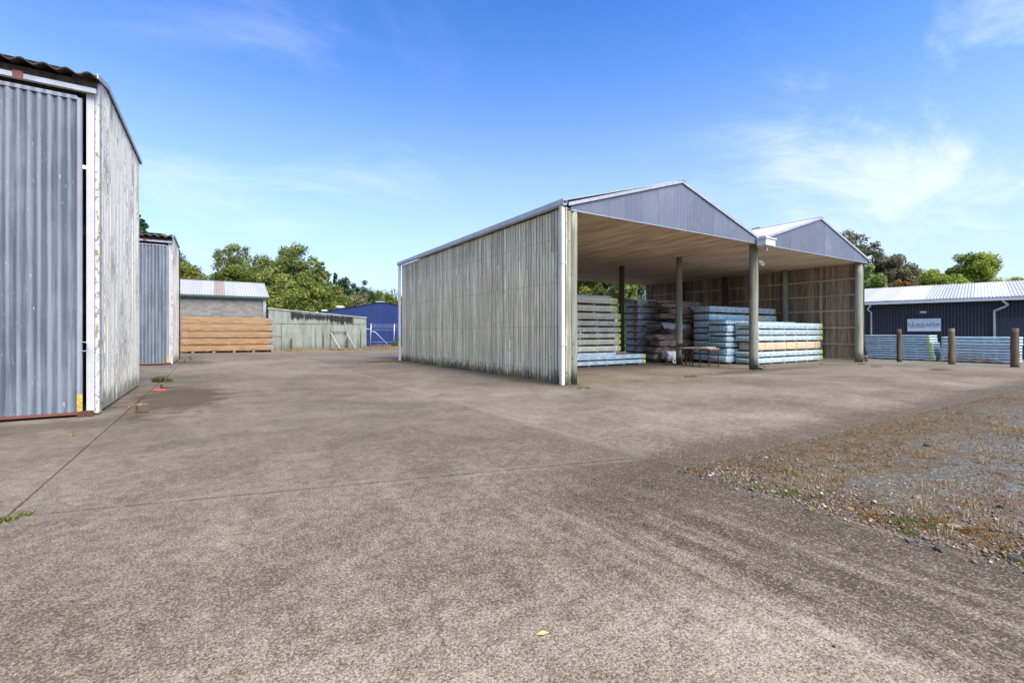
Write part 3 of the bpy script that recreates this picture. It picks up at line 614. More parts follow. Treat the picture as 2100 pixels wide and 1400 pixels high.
rb = MB(); rb.box(17.95, 18.62, V0-.42, V0-.06, 4.90, 5.16); S_(rb.build('rainwater_box', M['box_white']))
S_(MB().box(17.91, 18.66, V0-.46, V0-.055, 5.16, 5.20).build('box_lid', M['box_white']))
S_(MB().tube([(18.3, V0-.25, 4.9), (18.3, V0-.25, 4.72)], .05, 10).build('outlet_pipe', M['gutter']))
S_(MB().prism([(18.12, 5.3), (18.45, 5.3), (18.45, 5.2), (18.12, 5.2)], V0-.3, V0+.1, 1).build('valley_gutter', M['gutter'], fix=True))
S_(MB().tube([(18.6, 10.72, 4.42), (18.72, 10.66, 4.36), (18.80, 10.62, 4.26), (18.76, 10.62, 4.2), (18.64, 10.68, 4.28), (18.6, 10.72, 4.36)], .014, 6).build('cable_loop', M['box_white']))

# ---------------------------------------------------------------- old board-clad sheds on the left
def old_shed(u, v0, v1, ztop, label, lit):
    t = thing('corrugated_door_shed', label, 'shed', (u, v0, 0)); C = lambda o: child(o, t)
    uL = u-9; uf = u
    n = int((v1-v0-.22)/.142); bm_ = [board_mesh(.132, .02, ztop-.12, 60+k) for k in range(3)]
    RL = lambda v: ztop-.275+.235*min(1, max(0, (v-v0+.28)/1.0))
    for k in range(n):
        o = put_board(bm_[k % 3], M['peel'], uf-.015+rnd.uniform(-.003, .003), v0+.30+k*.142, .04, R(90), t); o.scale.z = (RL(v0+.3+k*.142)-.07)/(ztop-.12)
    C(MB().box(uf-.08, uf-.04, v0+.15, v1, .05, ztop-.1).build('wall_lining', M['back_board']))
    C(MB().box(uf-.05, uf+.012, v0+.02, v0+.225, .03, ztop-.3).build('corner_board', M['lichen']))
    C(MB().box(uf-.16, uf-.052, v0-.03, v0+.10, .03, ztop-.42).build('door_jamb', M['white_paint']))
    C(MB().box(uL, uL+.1, v0, v1, 0, ztop-.1).build('wall', M['back_board'])); C(MB().box(uL+.1, uf-.08, v1-.1, v1, 0, ztop-.1).build('wall', M['back_board']))
    C(MB().box(uL, uf-.4, v0+.12, v0+.2, 5.85 if ztop > 6.3 else 5.7, ztop-.1).build('wall', M['black']))
    C(MB().box(uL+.1, uf-.5, v0+.6, v1-.1, ztop-.14, ztop-.12).build('lining', M['black']))
    # roof of deep corrugations
    mb = MB(); d = Vector((0, 1.0, .235)); roof_sheet(mb, (uL, v0-.28, ztop-.275), (1, 0, 0), d, 9.02, d.length, .285, .032, 14, .02); d = Vector((0, v1-v0-.55, .01)); roof_sheet(mb, (uL, v0+.70, ztop-.035), (1, 0, 0), d, 9.02, d.length, .285, .032, 14, .02)
    C(mb.build('roof', M['roof_fc'], smooth=False))
    C(MB().box(uL, uf-.02, v0-.02, v0+.03, ztop-.46, ztop-.30).build('fascia', M['roof_fc']))
    C(MB().box(uL, uf-.01, v0-.13, v0-.04, ztop-.545, ztop-.46).build('door_track', M['barge']))
    for x in (uf-.95, uf-2.9): C(MB().box(x-.13, x, v0-.142, v0-.131, ztop-.56, ztop-.43).build('track_bracket', M['rust_red']))
    C(MB().prism([(v0-.27, ztop-.325), (v0+.72, ztop-.09), (v1+.03, ztop-.085), (v1+.03, ztop+.0), (v0+.72, ztop+.0), (v0-.27, ztop-.235)], uf+.024, uf+.045, 0).build('barge_flashing', M['barge'], fix=True))
    # sliding doors
    for (a, b) in ((uf-4.9, uf-.15-.02-.0), (uf-8.8, uf-5.0)):
        if a == uf-4.9: b = uf-.14 if not lit else uf-.20
        zt = ztop-.68; dr = MB(); corrugated(dr, a, b, lambda x: .09, lambda x: zt, v0-.10, .128, .017, 16)
        D = C(dr.build('sliding_door', M['galv']))
        def sub(o): o.parent = D; return o
        sub(MB().box(b-.065, b+.0, v0-.128, v0-.07, .09, zt).build('door_stile', M['galv_frame']))
        sub(MB().box(a, b-.067, v0-.123, v0-.077, zt-.035, zt+.03).build('top_rail', M['galv_frame']))
        sub(MB().box(a, b, v0-.13, v0-.07, .045, .088).build('bottom_rail', M['rust_red']))
        sub(MB().box(b-.068, b+.003, v0-.132, v0-.1285, .10, .40).build('paint_patch', M['yellow']))
        hz = 1.17
        sub(MB().tube([(b-.01, v0-.13, hz), (b+.05, v0-.15, hz), (b+.07, v0-.15, hz+.02), (b+.07, v0-.15, hz+.14), (b+.05, v0-.15, hz+.16), (b-.01, v0-.13, hz+.16)], .009, 6).build('door_handle', M['steel']))
    C(MB().prism([(uf-.25, 0), (uf-.04, 0), (uf-.03, .05), (uf-.05, .105), (uf-.22, .105), (uf-.26, .06)], v0-.20, v0-.135, 1).build('door_guide', M['rust'], fix=True))
    if not lit: C(MB().tube([(uf+.03, v1+.03, ztop-.15), (uf+.03, v1+.03, .02)], .03, 8).build('downpipe', M['rust']))
    if lit:
        lamp = Mat('fluorescent_tube', .5); lamp.b.inputs['Emission Color'].default_value = (1, .95, .85, 1); lamp.b.inputs['Emission Strength'].default_value = 4
        C(MB().box(uf-2.2, uf-.25, v0+.9, v0+.96, 4.72, 4.76).build('strip_light', lamp.m))
        for z in (2.6, 3.6): C(MB().box(uf-3, uf-.15, v0+2.2, v0+2.3, z, z+.22).build('rack_beam', M['dark_timber']))
        for z in (.35, .8, 1.9): C(MB().box(uf-3, uf-.15, v0+1.8, v0+2.3, z, z+.28).build('stored_timber', M['dark_timber']))
    return t
old_shed(-1.83, 11.3, 16.85, 6.36, 'nearest shed with grey corrugated sliding doors and flaking white board side wall', True)
old_shed(-1.75, 27.1, 31.6, 6.22, 'farther shed with grey corrugated door, seen beyond the flaking white wall', False)

# ---------------------------------------------------------------- concrete block building
bb = thing('block_building', 'grey concrete block building with white ribbed roof and dark green gutter', 'building', (3.44, 43.6, 0)); C = lambda o: child(o, bb)
C(MB().box(-12, 3.24, 43.62, 54, -.05, 4.28).build('wall', M['mortar']))
bme = MB().box(0, .39, 0, .03, 0, .19); blk = bpy.data.meshes.new('block'); blk.from_pydata(bme.v, [], bme.f); blk.materials.append(M['block'])
for r_ in range(9):
    for k in range(17):
        x = 3.24-.4*(k+1)-(.2 if r_ % 2 else 0)
        o = bpy.data.objects.new('block', blk); COL.objects.link(o); o.location = (x, 43.592+rnd.uniform(-.003, .003), 4.26-.2*(r_+1)); C(o)
low = MB()
for r_ in range(13):
    for k in range(17): x = 3.24-.4*(k+1)-(.2 if r_ % 2 == 0 else 0); low.box(x, x+.39, 43.592, 43.622, 2.46-.2*(r_+1), 2.65-.2*(r_+1))
for r_ in range(22):
    for k in range(20): x = -3.9-.4*(k+1); low.box(x, x+.39, 43.592, 43.622, 4.26-.2*(r_+1), 4.45-.2*(r_+1))
C(low.build('lower_blocks', M['block'], kind='stuff'))
C(MB().box(3.25, 3.46, 43.5, 43.75, -.05, 4.28).build('corner_post', flat('grey_render', (.30, .32, .36), .8)))
C(MB().box(-12, 3.62, 43.30, 43.5, 4.26, 4.42).build('gutter', M['green_trim'])); 
d = Vector((0, 4.7, 1.56)); x = 3.6; k = 0
while x > -11:
    wd = .76; mt_ = 'roof_brown' if k == 4 else 'roof_white'; 
    mb = MB(); roof_sheet(mb, (x-wd, 43.32, 4.44+.004*(k % 2)), (1, 0, 0), d, wd+.02, d.length, .19, .02, 12, .01, 'rib'); C(mb.build('roof_sheet', M[mt_])); x -= wd; k += 1
C(MB().add([(-12, 43.4, 4.4), (3.6, 43.4, 4.4), (3.6, 48.0, 5.95), (-12, 48, 5.95), (3.6, 52.6, 4.4), (-12, 52.6, 4.4)], [(3, 2, 4, 5)]).build('rear_roof', M['roof_white']))
C(MB().prism([(43.4, 4.3), (52.6, 4.3), (48.0, 5.92)], 3.3, 3.4, 0).build('gable_wall', M['block'], fix=True))
C(MB().prism([(43.32, 4.40), (48.02, 5.96), (48.02, 6.04), (43.32, 4.49)], 3.6, 3.66, 0).build('bargeboard', M['roof_white'], fix=True))
C(MB().box(-12, 3.66, 47.9, 48.12, 5.96, 6.03).build('ridge_cap', M['green_trim']))

# green stained building beside it
gb = thing('green_lean_to', 'stained pale green flat-roofed shed streaked with black mould under its sloping capping', 'building', (7.4, 42.6, 0)); C = lambda o: child(o, gb)
ztop = lambda x: 3.43-(x-3.55)*.62/7.8
x = 3.55; pn = []
while x < 11.3: pn.append(x); x += .87 if rnd.random() < .7 else .62
pn.append(11.35)
for a, b in zip(pn[:-1], pn[1:]):
    C(MB().prism([(a+.006, -.03), (b-.006, -.03), (b-.006, 2.235), (a+.006, 2.235)], 42.6+rnd.uniform(0, .012), 42.64, 1).build('wall_panel', M['green_wall'], fix=True))
fz = [3.55, 5.2, 8.0, 10.95, 11.35]
for a, b in zip(fz[:-1], fz[1:]): C(MB().prism([(a+.004, 2.255), (b-.004, 2.255), (b-.004, ztop(b)), (a+.004, ztop(a))], 42.57, 42.64, 1).build('fascia_panel', M['green_wall'], fix=True))
C(MB().prism([(3.5, ztop(3.5)+.0), (11.42, ztop(11.42)), (11.42, ztop(11.42)+.07), (3.5, ztop(3.5)+.07)], 42.5, 46, 1).build('roof_capping', flat('pale_capping', (.42, .40, .33), .8, 0, .3, 3), fix=True))
C(MB().box(3.6, 11.3, 42.66, 46, -.05, 2.75).build('inner_wall', M['black'])); C(MB().box(11.3, 11.4, 42.6, 46, -.05, 2.75).build('side_wall', M['green_wall']))
C(MB().box(3.47, 3.56, 42.55, 42.62, 0, 3.3).build('dark_flashing', M['black']))
C(MB().box(3.9, 4.5, 42.585, 42.597, 1.17, 1.2).build('door_bolt', M['black'])); C(MB().box(4.50, 4.52, 42.585, 42.597, 0, 2.2).build('door_edge', M['black']))

# navy building beyond the fence
nb = thing('navy_warehouse', 'navy blue corrugated warehouse with low gable beyond the wire fence', 'building', (15.1, 50, 0)); C = lambda o: child(o, nb)
zt = lambda x: 4.78-abs(x-15.1)*.195
x = 3.6
while x < 27:
    mb = MB(); n = 4
    for q in range(4): a = x+q*.19; mb.prism([(a, -.1), (a+.035, -.1), (a+.035, zt(a+.035)), (a, zt(a))], 49.97, 50.0, 1); 
    mb.prism([(x, -.1), (x+.76, -.1), (x+.76, zt(x+.76)), (x, zt(x))], 50.001, 50.02, 1)
    C(mb.build('cladding_sheet', M['navy'], fix=True)); x += .76
for s_ in (-1, 1):
    C(MB().add([(15.1+s_*12, 49.9, zt(27.1)), (15.1, 49.9, 4.80), (15.1, 80, 4.80), (15.1+s_*12, 80, zt(27.1))], [(0, 1, 2, 3)]).build('roof', M['roof_white']))
for (px, d_, r_) in ((697, 56, .42), (665, 54, .30), (645, 55.5, .34)):
    a = at(px, d_); zb = zt(a[0]); pr = [(.6, 0), (.6, .25), (1.25, .30), (1.3, .42), (1.0, .62), (.5, .72), (.01, .74)]
    ds = .25 if px == 697 else .05
    C(MB().tube([(a[0], a[1], zb+ds*.0+q*r_*1.1+(.0 if px != 697 else .1)) for p, q in pr], [max(.01, p*r_) for p, q in pr], 16).build('roof_vent', M['box_white'], smooth=True))
C(MB().box(14.3, 15.3, 49.85, 49.96, 4.78, 4.83).build('ridge_end', M['box_white']))

# wire fence
wf = thing('wire_fence', 'galvanised post and wire fence in front of the navy warehouse', 'fence', (12.2, 44, 0)); C = lambda o: child(o, wf)
for x in (12.2, 14.43, 16.9, 19.4, 22): C(MB().tube([(x-.08, 44, 0), (x, 44, 2.36)], .045, 8).build('fence_post', M['steel'], smooth=True))
C(MB().tube([(11.62, 43.9, 0), (11.62, 43.9, 2.35)], .03, 8).build('fence_post', M['steel'], smooth=True))
C(MB().tube([(11.65, 43.9, 1.82), (12.2, 44, 1.84)], .03, 8).build('top_rail', M['steel'], smooth=True))
C(MB().tube([(12.2, 43.95, 1.62), (12.5, 43.9, 1.56), (12.62, 43.85, 1.48), (13.95, 43.4, 0)], .038, 8).build('brace', M['steel'], smooth=True))
for z in (2.27, 2.12, 1.98, 1.74, .62): C(MB().tube([(12.2, 44, z), (24, 44, z)], .008, 5).build('wire', M['wire']))

# charcoal building with the sign
Q0, Q1 = (37.4, 14.3), (39.0, 7.25); ang = math.atan2(Q1[1]-Q0[1], Q1[0]-Q0[0])
ob = thing('charcoal_office', 'long charcoal corrugated building with white roof, white downpipes and a hung sign', 'building', (*Q0, 0), ang)
def CC(o): o.parent = ob; return o      # local x along the wall towards the near end, local -y... faces the yard
s = -6.0
segs = []
while s < 16: segs.append(s); s += .76
DX0, DX1 = 6.43, 9.6
for a in segs:
    lo = 2.40 if DX0-.3 < a+.38 < DX1 else -.05
    mb = MB(); corrugated(mb, a, a+.77, lambda x: lo, lambda x: 3.52, .0 if int(a/.76) % 2 else .004, .152, .016, 8); CC(mb.build('cladding_sheet', M['charcoal']))
CC(MB().box(-6, 16, .25, 14, -.05, 3.3).build('inner_wall', M['black'])); CC(MB().box(DX0, DX1, .08, .12, -.05, 2.42).build('door_backing', M['charcoal_door']))
for k in range(24): CC(MB().box(DX0+.03, DX1-.03, .035+.008*(k % 2), .075, .1*k, .1*k+.094).build('door_slat', M['charcoal_door']))
for xx in (DX0-.14, DX1): CC(MB().box(xx, xx+.14, -.03, .05, -.05, 2.42).build('door_frame', M['charcoal_door']))
CC(MB().box(-.9, -.05, -.03, .03, -.05, 2.3).build('side_door', M['black']))
CC(MB().prism([(-.62, 3.42), (-.62, 3.56), (-.48, 3.58), (-.46, 3.42)], -6, 16, 0).build('gutter', M['gutter'], fix=True))
CC(MB().box(-6, 16, -.645, -.622, 3.36, 3.45).build('gutter_lip', M['box_white'])); CC(MB().box(-6, 16, -.46, .2, 3.44, 3.46).build('soffit', M['charcoal_door']))
d = Vector((0, 8.6, 1.5)); x = -6; k = 0
while x < 16:
    wd = .76; br = k in (10, 11, 15, 16)
    mb = MB(); roof_sheet(mb, (x, -.6, 3.585+.003*(k % 2)), (1, 0, 0), d, wd+.02, d.length, .152, .014, 6); o = CC(mb.build('roof_sheet', M['roof_streak' if br else 'roof_white']))
    x += wd; k += 1
CC(MB().add([(-6, 8, 5.07), (16, 8, 5.07), (16, 16, 3.6), (-6, 16, 3.6)], [(0, 1, 2, 3)]).build('rear_roof', M['roof_white']))
for sx, sg in ((.43, 1), (6.25, 1)):
    if sx < 1: pts = [(sx+.03, -.54, 3.45), (sx+.03, -.54, 3.28), (sx-.12, -.42, 3.12), (sx-.12, -.3, 3.02), (sx+.02, -.06, 2.86), (sx+.02, -.06, 0)]
    else: pts = [(sx+.35, -.54, 3.45), (sx+.35, -.54, 3.3), (sx+.55, -.45, 3.12), (sx+.45, -.35, 3.02), (sx, -.1, 2.78), (sx, -.06, 2.7), (sx, -.06, 0)]
    CC(MB().tube(pts, .055, 10).build('downpipe', M['box_white'], smooth=True))
lt = thing('wall_light', 'small white bulkhead light above the white sign', 'light', (0, 0, 0)); lt.parent = None
TR = Matrix.Translation((*Q0, 0)) @ Matrix.Rotation(ang, 4, 'Z')
lt.location = TR @ Vector((3.1, -.03, 2.8)); lt.rotation_euler = (0, 0, ang)
o = MB().prism([(-.13, -.05), (.13, -.05), (.16, 0), (.13, .05), (-.13, .05), (-.16, 0)], -.10, 0, 1).build('lamp_cover', M['box_white'], lt, fix=True)
MB().box(-.17, .17, -.005, .02, -.065, .065).build('lamp_base', M['gutter'], lt)
# sign
sg = thing('sign_board', 'rectangular white sign reading NIAGARA on the charcoal wall', 'sign', TR @ Vector((2.33, -.04, 1.59)), ang)
MB().box(0, 1.60, -.02, .0, 0, .80).build('panel', M['sign'], sg)
def stroke(mb, pts, w):
    for (x0, z0), (x1, z1) in zip(pts[:-1], pts[1:]):
        d_ = Vector((x1-x0, z1-z0)); l = d_.length
        if l < 1e-5: continue
        d_ /= l; n_ = Vector((-d_.y, d_.x))*w/2; e = d_*w*.45
        q = [(x0-e.x+n_.x, z0-e.y+n_.y), (x1+e.x+n_.x, z1+e.y+n_.y), (x1+e.x-n_.x, z1+e.y-n_.y), (x0-e.x-n_.x, z0-e.y-n_.y)]
        mb.prism(q, -.026, -.0205, 1)
def glyph(ch):
    arc = lambda a0, a1, rx=.5, rz=.5, cx=.5, cz=.5: [(cx+rx*math.cos(R(a0+(a1-a0)*k/10)), cz+rz*math.sin(R(a0+(a1-a0)*k/10))) for k in range(11)]
    return {'N': [[(0, 0), (0, 1), (1, 0), (1, 1)]], 'i': [[(.5, 0), (.5, .82)]], 'A': [[(0, 0), (.5, 1), (1, 0)], [(.22, .36), (.78, .36)]],
            'G': [arc(50, 330), [(.93, .25), (1.0, .46), (.58, .46)]], 'R': [[(0, 0), (0, 1), (.7, 1)]+arc(90, -90, .27, .27, .7, .73)+[(.1, .46)], [(.55, .46), (1, 0)]]}[ch]
xx = .07
for ch in 'NiAGARA':
    wch = .07 if ch == 'i' else .19; mb = MB()
    for st in glyph(ch): stroke(mb, [(xx+a*wch, .33+b*.165) for a, b in st], .03)
    mb.build('letter', M['ink'], sg, fix=True); xx += wch+.045
MB().prism([(.27, .50), (.245, .56), (.225, .62), (.275, .59), (.30, .53)], -.026, -.0205, 1).build('leaf_emblem', M['ink_green'], sg, fix=True)
MB().box(.08, .80, -.026, -.0205, .235, .27).build('underline', M['ink'], sg); MB().box(.81, 1.50, -.026, -.0205, .24, .265).build('underline', M['ink_grey'], sg)

#PART3
# ---------------------------------------------------------------- timber packs
def ord_(k, n):
    if n == 1: return 'only'
    if k == 0: return 'lowest'
    if k == n-1: return 'topmost'
    w = ['', 'second', 'third', 'fourth', 'fifth', 'sixth']
    return (w[k]+' from the bottom') if k <= (n-1)/2 else (w[n-1-k]+' from the top')
def film(L, D, H, seed, amp=.005, nx=36, bev=.014, taper=0.0, sag=0.0):
    """film-wrapped bundle: soft-edged prism, wrinkled; origin at its left front lower corner"""
    prof = []
    for (cy, cz, a0) in ((bev, bev, 180), (D-bev, bev, 270), (D-bev, H-bev, 0), (bev, H-bev, 90)):
        for k in range(3): a = R(a0+45*k); prof.append((cy+bev*math.cos(a), cz+bev*math.sin(a)))
    P = []
    for k in range(len(prof)):
        a, b = prof[k], prof[(k+1) % len(prof)]; P.append(a); dd = math.hypot(b[0]-a[0], b[1]-a[1])
        if dd > .12:
            m_ = int(dd/.1)
            for q in range(1, m_): P.append((a[0]+(b[0]-a[0])*q/m_, a[1]+(b[1]-a[1])*q/m_))
    n = len(P); vs = []; xs = [0, .02]+[.02+(L-.04)*i/nx for i in range(1, nx)]+[L-.02, L]
    for i, x in enumerate(xs):
        s = .93 if i in (0, len(xs)-1) else 1; t = x/L; tp = 1-taper*abs(2*t-1)**3
        for (y_, z_) in P:
            yy, zz = D/2+(y_-D/2)*s*tp, H/2+(z_-H/2)*s*tp
            q = Vector((x*2.4, yy*7, zz*9+seed*3.7)); a = amp*mnoise.noise(q)+amp*.6*mnoise.noise(q*2.3)
            vs.append((x+(a*1.5 if i < 2 or i > len(xs)-3 else 0), yy+a*(1 if y_ > D/2 else -1), zz+a*.8+sag*mnoise.noise(Vector((x*.5, seed, 0)))))
    fs = [tuple(range(n))[::-1], tuple((len(xs)-1)*n+k for k in range(n))]
    fs = []
    for e, off in ((0, 0), (1, (len(xs)-1)*n)):
        c = len(vs); vs.append((xs[0] if e == 0 else xs[-1], D/2, H/2))
        for k in range(n): fs.append((off+(k+1) % n, off+k, c) if e == 0 else (off+k, off+(k+1) % n, c))
    for i in range(len(xs)-1):
        for k in range(n): fs.append((i*n+k, i*n+(k+1) % n, (i+1)*n+(k+1) % n, (i+1)*n+k))
    return MB().add(vs, [f[::-1] for f in fs])
def layered(L, D, H, seed, rows=6):
    """bare boards in layers: every layer its own row of board edges, packed tight"""
    mb = MB(); r = random.Random(seed); h = H/rows; nd = int(D/.15)
    for i in range(rows):
        mb.box(r.uniform(-.01, .02), L-r.uniform(0, .02), r.uniform(0, .006), D, i*h+.002, (i+1)*h-.003)
    return mb
def pack(x, y, z, L, D, H, mat, label, group, rz=0, seed=0, stick=None, stickR=True, bears=5, bh=.055, straps=0, strapmat='strap', amp=.005, wood=False, endmat=None, tagx=None, ends=True, taper=0, sag=0, rzd=0):
    t = thing('timber_pack', label, 'timber pack', (x, y, z), R(rz)+R(rzd), group)
    if wood: body = layered(L, D, H-bh, seed).build('boards', M[mat], t)
    else: body = film(L, D, H-bh, seed, amp, taper=taper, sag=sag).build('wrapping', M[mat], t, smooth=True); 
    body.location = (0, 0, bh)
    b = MB(); 
    if bears:
        for k in range(bears): xx = L*(.06+.88*k/(bears-1)); b.box(xx-.045, xx+.045, .02, D-.02, 0, bh+.004)
        b.build('bearers', M['bearer'], t, kind='stuff')
    for k in range(straps):
        xx = L*(.1+.8*k/max(1, straps-1)); w_ = .012 if strapmat != 'strap_wood' else .035
        q = .007 if strapmat != 'strap_wood' else .02
        MB().box(xx-w_, xx+w_, -q, D+q, bh-.004, H+q).build('strap', M[strapmat], t)
    if stick:
        sx = (L-.16) if stickR else tagx
        MB().box(sx, sx+.15, -.016, -.010, H-min(.18, H*.75), H-.025).build('sticker', M[stick], t)
    if endmat:
        MB().box(-.014, -.004, .03, D-.03, bh+.02, H-.02).build('end_film', M[endmat], t)
    return t
sd_ = 0
# orange stack by the block building
zs = [(.09, .57), (.58, 1.07), (1.09, 1.57), (1.60, 2.11), (2.11, 2.66)]
for k, (a, b) in enumerate(zs):
    t = pack(-2.2+rnd.uniform(-.05, .05)+(.05 if k == 3 else 0), 41.5, a, 6.0, 1.1, b-a-.01, 'orange', 'orange treated timber pack, %s in the stack by the block building' % ord_(k, 5), 'orange timber packs', seed=k, wood=True, bears=5, bh=.05, straps=5, strapmat='strap')
    for q, mt_ in ((.07, 'blue_tag'),): MB().box(5.76, 5.985, -.012, -.006, b-a-.17, b-a-.05).build('end_tag', M[mt_], t)
    MB().box(6.005, 6.015, .02, 1.05, .06, b-a-.02).build('end_paint', M['wrap_white'], t)
bl = MB()
for q in range(5): bl.box(-1.6+q*1.28, -1.42+q*1.28, 41.45, 42.6, 0, .09)
for k in range(5): o = thing('ground_bearer', 'rough timber bearer on the concrete under the orange stack, %s from the left' % ['first', 'second', 'third', 'fourth', 'fifth'][k], 'bearer', (-1.55+k*1.3, 41.42, 0), 0, 'bearers under the orange stack'); MB().box(0, .18, 0, 1.2, 0, .09).build('beam', M['bearer'], o)
# cream stack behind the front left post
cz = [(2.76, 3.09), (2.40, 2.73), (2.05, 2.39), (1.76, 2.04), (1.48, 1.75), (1.22, 1.47), (.92, 1.21), (.62, .91)][::-1]
for k, (a, b) in enumerate(cz):
    x1 = 15.76 if k < 6 else 15.55
    pack(x1-6, 15.6, a-.02, 6.0, 1.1, b-a+.0, 'wrap_cream', 'cream wrapped pack, %s of the tall stack behind the front left post' % ord_(k, 8), 'cream timber packs', seed=20+k, stick='lime', bears=6, bh=.072)
pack(9.9, 15.62, 3.06, 5.3, 1.0, .10, 'wrap_teal', 'thin grey sheet-wrapped pack lying on top of the cream stack', 'cream timber packs', seed=31, bears=0, bh=0)
for k, (a, b) in enumerate(((.03, .25), (.26, .50))):
    pack(11.3, 15.5, a-.02, 6.0, 1.15, b-a, 'wrap_blue', 'pale blue wrapped pack under the cream stack, %s one' % ('lower' if k == 0 else 'upper'), 'pale blue packs under the cream stack', seed=40+k, stick='lime', bears=6, bh=.062)
t = pack(11.0, 15.62, .49, 5.1, 1.05, .11, 'wrap_white', 'torn white wrap with orange boards showing, between cream and blue packs', 'pale blue packs under the cream stack', seed=44, bears=0, bh=0, amp=.025)
MB().box(4.5, 5.15, -.05, .6, .0, .10).build('boards', M['orange'], t); MB().box(.6, 1.9, -.045, .3, .0, .04).build('boards', M['orange'], t)
# stack with red tags
rz_ = [3.15, 2.79, 2.43, 2.09, 1.76, 1.42, 1.06, .73, .42]; 
for k in range(9):
    b = .09+.345*(k+1); a = b-.345
    pack(18.88+rnd.uniform(-.02, .02), 17.42, a, 5.0, 1.15, .34, 'wrap_teal', 'teal wrapped pack with red end tag, %s in its stack' % ord_(k, 9), 'teal packs with red tags', seed=50+k, bears=5, bh=.066, endmat='wrap_silver')
    # the tag is on the silver end film
    o = [c for c in COL.objects if c.name.startswith('end_film')][-1]
    tg = MB().box(-.022, -.016, .08, .28, .20, .32).build('red_tag', M['red_tag'], o.parent)
    MB().box(-.021, -.016, .85, 1.05, .12, .28).build('lime_tag', M['lime'], o.parent)
    MB().box(-.02, .35, -.012, .0, .055, .33).build('end_film', M['wrap_silver'], o.parent)
pack(18.6, 17.5, 3.19, 5.6, 1.0, .09, 'wrap_teal', 'thin dark sheet pack on top of the teal stack', 'teal packs with red tags', seed=61, bears=0, bh=0)
# brown irregular bundles, plastic torn
defs = [(18.6, 15.9, .06, 3.9, 1.1, .36, 0), (18.75, 15.9, .44, 3.6, 1.0, .30, 2), (18.9, 15.8, .75, 3.6, 1.1, .34, -3), (18.7, 15.9, 1.08, 3.6, 1.0, .34, 2), (19.6, 15.9, 1.42, 2.9, 1.0, .26, -2),
        (18.75, 16.0, 1.68, 3.6, .9, .26, 3), (20.2, 15.9, 1.95, 2.2, 1.0, .24, 0), (19.3, 16.1, 2.20, 3.2, 1.0, .28, -1), (19.9, 16.0, 2.49, 2.6, 1.0, .27, 2), (19.4, 16.1, 2.77, 3.3, .9, .22, 0), (18.95, 16.2, 3.0, 3.4, .8, .10, 1)]
for k, (x, y_, z, L, D, H, a) in enumerate(defs):
    sh = 'dusty brown plastic-wrapped board bundle, %s of the slumped brown pile' % (ord_(k, 11))
    pack(x, y_, z, L, D, H+.03, 'wrap_brown', sh, 'brown wrapped bundles', seed=70+k, bears=3, bh=.04, amp=.06, taper=.35, sag=.05, rzd=a)
for k, (x, z, L, a, tl) in enumerate(((19.5, 2.50, 2.3, 1, 'uppermost'), (20.8, 2.32, 1.2, -2, 'second'), (19.2, 1.66, 2.2, 2, 'third'), (19.9, 1.40, 1.8, -2, 'fourth'), (20.9, 2.63, 1.1, 2, 'short amber'), (20.0, 2.1, 2.0, 0, 'middle'))):
    o = thing('loose_plank', '%s loose plank sticking out of the slumped brown pile' % tl, 'plank', (x, 15.72, z), R(a), 'loose planks in the brown pile'); MB().box(0, L, 0, .15, 0, .045).build('board', M['plank' if k in (1, 2, 4) else 'grey_wood'], o)
def sheet_cloth(name, w, d, seed, mat, par, drop=.25):
    nx, ny = 26, 14; vs = []; fs = []
    for j in range(ny):
        for i in range(nx):
            x, y_ = w*i/(nx-1), d*j/(ny-1); q = Vector((x*3, y_*3, seed)); e = max(0, .35-y_)/.35
            vs.append((x+.05*mnoise.noise(q*1.3), y_-.03*e, .07*mnoise.noise(q)+.03*mnoise.noise(q*3)-drop*e*e*(1+.5*mnoise.noise(Vector((x*5, 0, seed))))))
    for j in range(ny-1):
        for i in range(nx-1): fs.append((j*nx+i, j*nx+i+1, (j+1)*nx+i+1, (j+1)*nx+i))
    return MB().add(vs, fs).build(name, mat, par, smooth=True)
t = thing('tarpaulin', 'crumpled grey tarpaulin thrown over the brown pile', 'tarpaulin', (18.85, 15.72, 2.02), R(3)); sheet_cloth('sheet', 2.3, 1.1, 3, M['tarp'], t, .3)
t = thing('crumpled_wrap', 'crumpled pale plastic sheet on top of the brown pile', 'plastic sheet', (21.2, 15.8, 2.86), R(-3)); sheet_cloth('sheet', 1.3, .8, 8, M['tarp'], t, .16)
# blue stacks, back and middle
az = [(.08, .42), (.43, .77), (.78, 1.10), (1.11, 1.45), (1.46, 1.72), (1.73, 2.09), (2.10, 2.45), (2.50, 2.84)]
for k, (a, b) in enumerate(az):
    top = k >= 6; mt_ = 'wrap_ice' if k == 7 else 'wrap_blue2'
    o = pack(20.62+(.03 if k % 2 else 0), 14.40, a-.02, 6.05 if k < 7 else 5.95, .92, b-a, mt_, ('white wrapped pack with timber battens on top of the rear blue stack' if k == 7 else 'blue wrapped pack, %s in the rear blue stack beside the brown pile' % ord_(k, 8)), 'rear blue packs', seed=90+k, stick='lime' if top else None, bears=5, bh=.066,
         straps=7 if k == 7 else 3, strapmat='strap_wood' if k == 7 else 'strap', amp=.008)
    if k == 6: MB().box(3.2, 5.0, -.02, .0, .08, .33).build('torn_wrap_boards', M['tan_board'], o)
bz = [(.0, .32), (.37, .70), (.75, .98), (1.01, 1.26), (1.31, 1.45), (1.48, 1.81), (1.85, 2.04)]
for k, (a, b) in enumerate(bz):
    pack(20.45+(.05 if k % 2 else -.03), 13.36, a+.03-.03*(k > 0), 6.3 if k == 6 else 5.9, .98, b-a+.03, 'wrap_blue2', 'blue wrapped pack, %s in the middle blue stack behind the two trestles' % ord_(k, 7), 'middle blue packs', seed=110+k, bears=5, bh=.068, straps=3, amp=.008)
